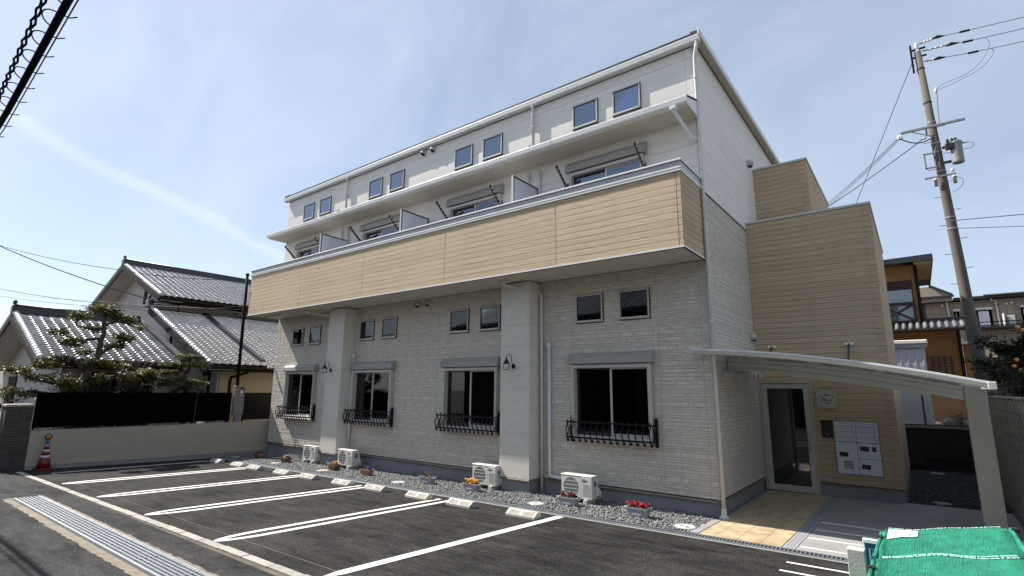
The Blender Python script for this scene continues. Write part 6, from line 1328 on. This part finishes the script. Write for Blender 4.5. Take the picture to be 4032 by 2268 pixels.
wire('slack dark leads hanging between crossarm end and pole', [(3.33, 9.8, 10.06), (3.6, 9.8, 9.86), (3.85, 9.82, 9.80), (4.1, 9.86, 9.88)], 0.016, 'wire', n=5); wire('thin lead looping from transformer to fuse cutout', [(4.88, 9.78, 9.5), (5.02, 9.78, 9.42), (4.95, 9.78, 9.30), (4.78, 9.78, 9.30)], 0.007, 'wire', n=4); wire('thin lead curling below the fuse cutouts', [(4.52, 9.78, 8.5), (4.66, 9.78, 8.35), (4.55, 9.78, 8.12), (4.38, 9.85, 8.05)], 0.006, 'wire', n=4)
wire('guy wire slanting from the pole top down behind the stair tower', [(3.90, 10, 12.60), (1.73, 15, 9.852), (-0.4, 20, 7.2)], 0.012, 'wire_grey')
for k, (z0, x1, z1) in enumerate(((10.12, 0.73, 10.05), (10.08, 0.76, 10.00), (10.03, 0.80, 9.95))): wire(('upper', 'middle', 'lower')[k] + ' of three service drops from the crossarm end over the stair tower', [(3.28, 9.82, z0), (x1, 15, z1), (-2.0, 20.6, z1 + 0.1)], 0.009, 'wire_grey', sag=0.05)
wire('thick service drop from the hanging insulator over the stair tower', [(3.90, 9.86, 9.93), (0.80, 15, 9.93), (-2.2, 20, 10.0)], 0.017, 'wire_grey', sag=0.04)

# ------------------------------------------------------------------ overhead cables on the street side
oc = thing('overhead_cable', 'thick black telephone cable with hanger rings crossing the sky over the road', 'cable', (-5.5, -9.03, 5.237))
def cyz(x):
    if x < -14: return -9.0, 5.05 - 0.003 * (x + 14) * (x + 30) / 8
    return -9.02 - 0.022 * max(0, x + 5.5), 5.237 + (x + 5.5) * (0.022 if x < -5.5 else 0.0125 + 0.0008 * (x + 5.5))
obj('cable', MB().tube([(x, *cyz(x)) for x in range(-44, 19)], 0.030, 10), 'wire', oc, True)
x = -15.0
while x < 4:
    y_, z_ = cyz(x); P = [(x + 0.15 - 0.13 * math.cos(a), y_ - 0.02 - 0.085 * math.sin(a), z_ + 0.03 * math.sin(a)) for a in [math.pi * i / 8 for i in range(9)]]
    obj('hanger_ring', MB().tube(P + [(x + 0.30, y_ + 0.05, z_ - 0.01), (x + 0.38, y_ + 0.085, z_ - 0.02)], 0.006, 5), 'wire', oc); x += 0.42
for k, (dz, dy) in enumerate(((0.03, -0.112), (0.045, -0.130))):
    P = [(x, cyz(x)[0] + dy * (1 + 0.06 * max(-3, x + 3)) + 0.008 * math.cos(x * 30 + k * 3), cyz(x)[1] + dz + 0.008 * math.sin(x * 30 + k * 3)) for x in [-18 + 0.06 * i for i in range(400)]]
    tag(obj('twisted_wire', MB().tube(P, 0.010, 5), 'wire'), ('inner', 'outer')[k] + ' of two twisted wires running beside the thick black cable', 'cable')
wire('thin wire running just below the thick black cable', [(-30, -8.96, 4.95), (-5.5, -8.98, 5.19), (-2.3, -9.05, 5.24), (12, -9.2, 5.7)], 0.006, 'wire_grey')
wire('heavy sagging service wire from the left street to the brown meter pole', [(-34, -5.376, 9.21), (-24, -1.9, 6.05), (-15.8, -1.2, 4.67)], 0.022, 'wire', sag=0.12)
wire('upper thin service wire above the house roof to the meter pole', [(-34, -5.379, 9.24), (-24, -2.66, 7.10), (-15.8, -1.24, 5.92)], 0.013, 'wire', sag=0.12)
wire('third service wire passing low in front of the gable', [(-34, -5.058, 7.0), (-24, -1.62, 5.60), (-15.8, -1.2, 4.98)], 0.013, 'wire', sag=0.1); wire('lowest thin service wire reaching the meter pole', [(-34, -5.007, 6.64), (-24, -2.2, 5.5), (-15.8, -1.2, 4.6)], 0.010, 'wire', sag=0.1); wire('faint service wire between the two low wires', [(-34, -5.03, 6.8), (-26, -3.0, 5.9), (-15.8, -1.2, 4.85)], 0.007, 'wire_grey', sag=0.05)

# ------------------------------------------------------------------ refuse net box and boards in the foreground
nb = thing('net_box', 'bright green mesh refuse box with white label in front of the porch', 'refuse box', (3.0, -5.0, 0.2))
def ntop(x, y): return 0.955 + 0.155 * (x - 2.55) / 0.83
def nwave(x, y): return 0.007 * math.sin(9.1 * x + 3.7 * y) + 0.006 * math.sin(5.3 * x - 11.0 * y + 1.0) + 0.004 * math.sin(17 * x + 6 * y)
def lid(y0, y1):
    b = MB(); nx2, ny2 = 16, 16
    for i in range(nx2 + 1):
        for j in range(ny2 + 1):
            x = 2.555 + 0.83 * i / nx2; y = y0 + (y1 - y0) * j / ny2; u, v = i / nx2, j / ny2
            cx_ = min(u, 1 - u) * 0.83; cy_ = min(v, 1 - v) * (y1 - y0); z = ntop(x, y) + nwave(x, y) + 0.018 * math.sin(math.pi * u) * math.sin(math.pi * v) - 0.012 * math.exp(-cx_ / 0.03)
            cc = 0.07     # rounded corners
            if cx_ < cc and cy_ < cc:
                dx, dy = cc - cx_, cc - cy_; d = math.hypot(dx, dy)
                if d > cc: k = cc / d; x += (1 if u < .5 else -1) * dx * (1 - k); y += (1 if v < .5 else -1) * dy * (1 - k)
            b.v.append((x, y, z))
    for i in range(nx2):
        for j in range(ny2): b.f.append((i * (ny2 + 1) + j, (i + 1) * (ny2 + 1) + j, (i + 1) * (ny2 + 1) + j + 1, i * (ny2 + 1) + j + 1))
    l_ = obj('net_lid', b, 'net_green', nb, True)
    R_ = random.Random(int(y0 * 100)); yn = MB()
    for k in range(96):       # knitted ribs
        x = 2.575 + 0.79 * k / 95; pts = []
        for j in range(13):
            y = y0 + 0.02 + (y1 - y0 - 0.04) * j / 12; u, v = (x - 2.555) / 0.83, (y - y0) / (y1 - y0); pts.append((x + R_.gauss(0, 0.0018), y, ntop(x, y) + nwave(x, y) + 0.018 * math.sin(math.pi * u) * math.sin(math.pi * v) + 0.0010))
        yn.tube(pts, 0.0026, 3, False)
    o = obj('knit_ribs', yn, 'net_yarn', l_); o['kind'] = 'stuff'
    sm = MB()
    for yy_, jit in ((y0 + 0.012, 1), (y1 - 0.012, 1)):
        for k in range(56):
            x = 2.60 + 0.735 * k / 55 + R_.gauss(0, .003); z = ntop(x, yy_) + nwave(x, yy_) + 0.006; s = R_.uniform(0.004, 0.0075); sm.cbox(x - s, x + s, yy_ - 0.008, yy_ + 0.008 + R_.uniform(0, .004), z - 0.003, z + 0.003, 0.0015)
    o = obj('edge_stitching', sm, 'net_stitch', l_); o['kind'] = 'stuff'
    for xe_, ze_ in ((2.545, ntop(2.55, 0) - 0.01), (3.395, ntop(3.385, 0) - 0.005)): obj('edge_tube', MB().tube([(xe_, y0 + 0.05, ze_), (xe_, y1 - 0.05, ze_)], 0.014, 8), 'net_green', l_)
    return l_
l1 = lid(-4.90, -3.92); l2 = lid(-5.93, -4.915)
for x, z in ((2.56, 0.955), (3.38, 1.105)):
    for y in (-3.95, -5.90): obj('frame_leg', MB().tube([(x, y, gh(x, y)), (x, y, z - 0.01)], 0.016, 8), 'net_yarn', nb)
for (x0, x1, y0, y1) in ((2.556, 2.564, -5.90, -3.95), (3.376, 3.384, -5.90, -3.95)): obj('net_side', MB().box(x0, x1, y0, y1, 0.25, ntop(x0, 0) - 0.02), 'net_green', nb)
obj('net_side', MB().prism([(2.57, 0.25), (3.37, 0.25), (3.37, ntop(3.37, 0) - 0.02), (2.57, ntop(2.57, 0) - 0.02)], 'y', -3.944, -3.938), 'net_green', nb)
for x, y in ((2.545, -4.22), (2.545, -5.2), (3.41, -4.05)): obj('corner_clip', MB().cbox(x - 0.02, x + 0.03, y - 0.02, y + 0.02, ntop(x, y) - 0.01, ntop(x, y) + 0.02, 0.006), 'rubber', nb)
def on_lid(x, y): u, v = (x - 2.555) / 0.83, (y + 4.90) / 0.98; return ntop(x, y) + nwave(x, y) + 0.018 * math.sin(math.pi * u) * math.sin(math.pi * v) + 0.008
def sticker(name, x0, x1, y0, y1, m, par, up_=0.0):
    b = MB(); b.v = [(x, y, on_lid(x, y) + up_) for x in (x0, (x0 + x1) / 2, x1) for y in (y0, (y0 + y1) / 2, y1)]; b.f = [(i * 3 + j, (i + 1) * 3 + j, (i + 1) * 3 + j + 1, i * 3 + j + 1) for i in range(2) for j in range(2)]
    return obj(name, b, m, par)
stk = sticker('label', 2.60, 2.805, -4.33, -3.985, 'label_white', l1)
R = random.Random(2)
for k in range(9): sticker('print_line', 2.615 + (k % 3) * 0.02, 2.630 + (k % 3) * 0.02, -4.28 + (k // 3) * 0.09, -4.235 + (k // 3) * 0.09 + R.uniform(0, .03), 'print_grey', stk, 0.0012)
for k in range(4): sticker('print_line', 2.69 + k * 0.012, 2.697 + k * 0.012, -4.26 + R.uniform(0, .06), -4.10 + R.uniform(0, .05), 'print_grey', stk, 0.0012)
sticker('print_logo', 2.745, 2.760, -4.20, -4.10, 'mark_grey', stk, 0.0012); sticker('print_logo', 2.742, 2.775, -4.06, -4.045, 'mark_grey', stk, 0.0012); sticker('print_logo', 2.772, 2.785, -4.035, -4.02, 'print_red', stk, 0.0012)
bd = thing('notice_board', 'plain grey board standing upright against the green net box', 'board', (2.38, -4.5, 0.15))
obj('board_panel', MB().cbox(2.342, 2.462, -4.62, -4.50, gh(2.4, -4.5), 0.921, 0.004), 'board_grey', bd)
pb = thing('poster_board', 'blue poster board with pale grid tucked beside the green net box', 'board', (2.46, -4.2, 0.15))
obj('poster', MB().cbox(2.428, 2.556, -4.23, -4.21, gh(2.5, -4.2), 0.900, 0.002), 'poster_blue', pb)
obj('poster_top', MB().cbox(2.422, 2.556, -4.245, -4.20, 0.901, 0.934, 0.004), 'label_white', pb)
obj('poster_border', MB().box(2.4285, 2.436, -4.234, -4.2305, 0.2, 0.900).box(2.462, 2.469, -4.234, -4.2305, 0.2, 0.86).box(2.462, 2.54, -4.2345, -4.2308, 0.853, 0.86), 'poster_pale', pb)
g2 = MB()
for k in range(8): g2.box(2.470 , 2.54, -4.2335, -4.2308, 0.80 - k * 0.05, 0.803 - k * 0.05); 
for k in range(3): g2.box(2.482 + k * 0.02, 2.4845 + k * 0.02, -4.2336, -4.2309, 0.40, 0.84)
obj('poster_grid', g2, 'poster_pale', pb)

# ------------------------------------------------------------------ houses across the street (seen in the window panes)
for k, (x0, x1, y1, h_, lab_) in enumerate(((-20, -9.5, -15.0, 7.6, 'dark timber house across the street with a low grey tiled roof'), (-8.6, 0.5, -15.6, 7.9, 'brown house across the street with a steep dark roof'), (1.8, 11, -15.2, 7.4, 'dark timber house across the street facing the entrance porch'))):
    oh2 = thing('facing_house', lab_, 'house', ((x0 + x1) / 2, y1 - 4, 0.3), 'houses across the street')
    obj('wall', MB().box(x0, x1, y1 - 8, y1, 0.0, h_ - 1.6), ('timber_dark', 'brown_wood', 'timber_dark')[k], oh2)
    rf = obj('roof', MB().prism([(y1 + 0.7, h_ - 1.7), (y1 + 0.7, h_ - 1.55), (y1 - 4, h_ + 0.5), (y1 - 8.7, h_ - 1.55), (y1 - 8.7, h_ - 1.7)], 'x', x0 - 0.5, x1 + 0.5), 'kawara_dark', oh2)
    for j in range(int((x1 - x0) / 0.3)): obj('roll_tile', MB().tube([(x0 + j * 0.3, y1 + 0.7, h_ - 1.52), (x0 + j * 0.3, y1 - 4, h_ + 0.53)], 0.06, 5, False), 'kawara', rf)
    for j in range(3):
        xx = x0 + (j + 0.6) * (x1 - x0) / 3.6; wd = obj('window', MB().box(xx, xx + 1.5, y1 - 0.02, y1 + 0.05, 1.1, 2.5), 'aluminium_dark', oh2); obj('pane', MB().box(xx + 0.06, xx + 1.44, y1 + 0.04, y1 + 0.06, 1.16, 2.44), 'dark_room', wd)
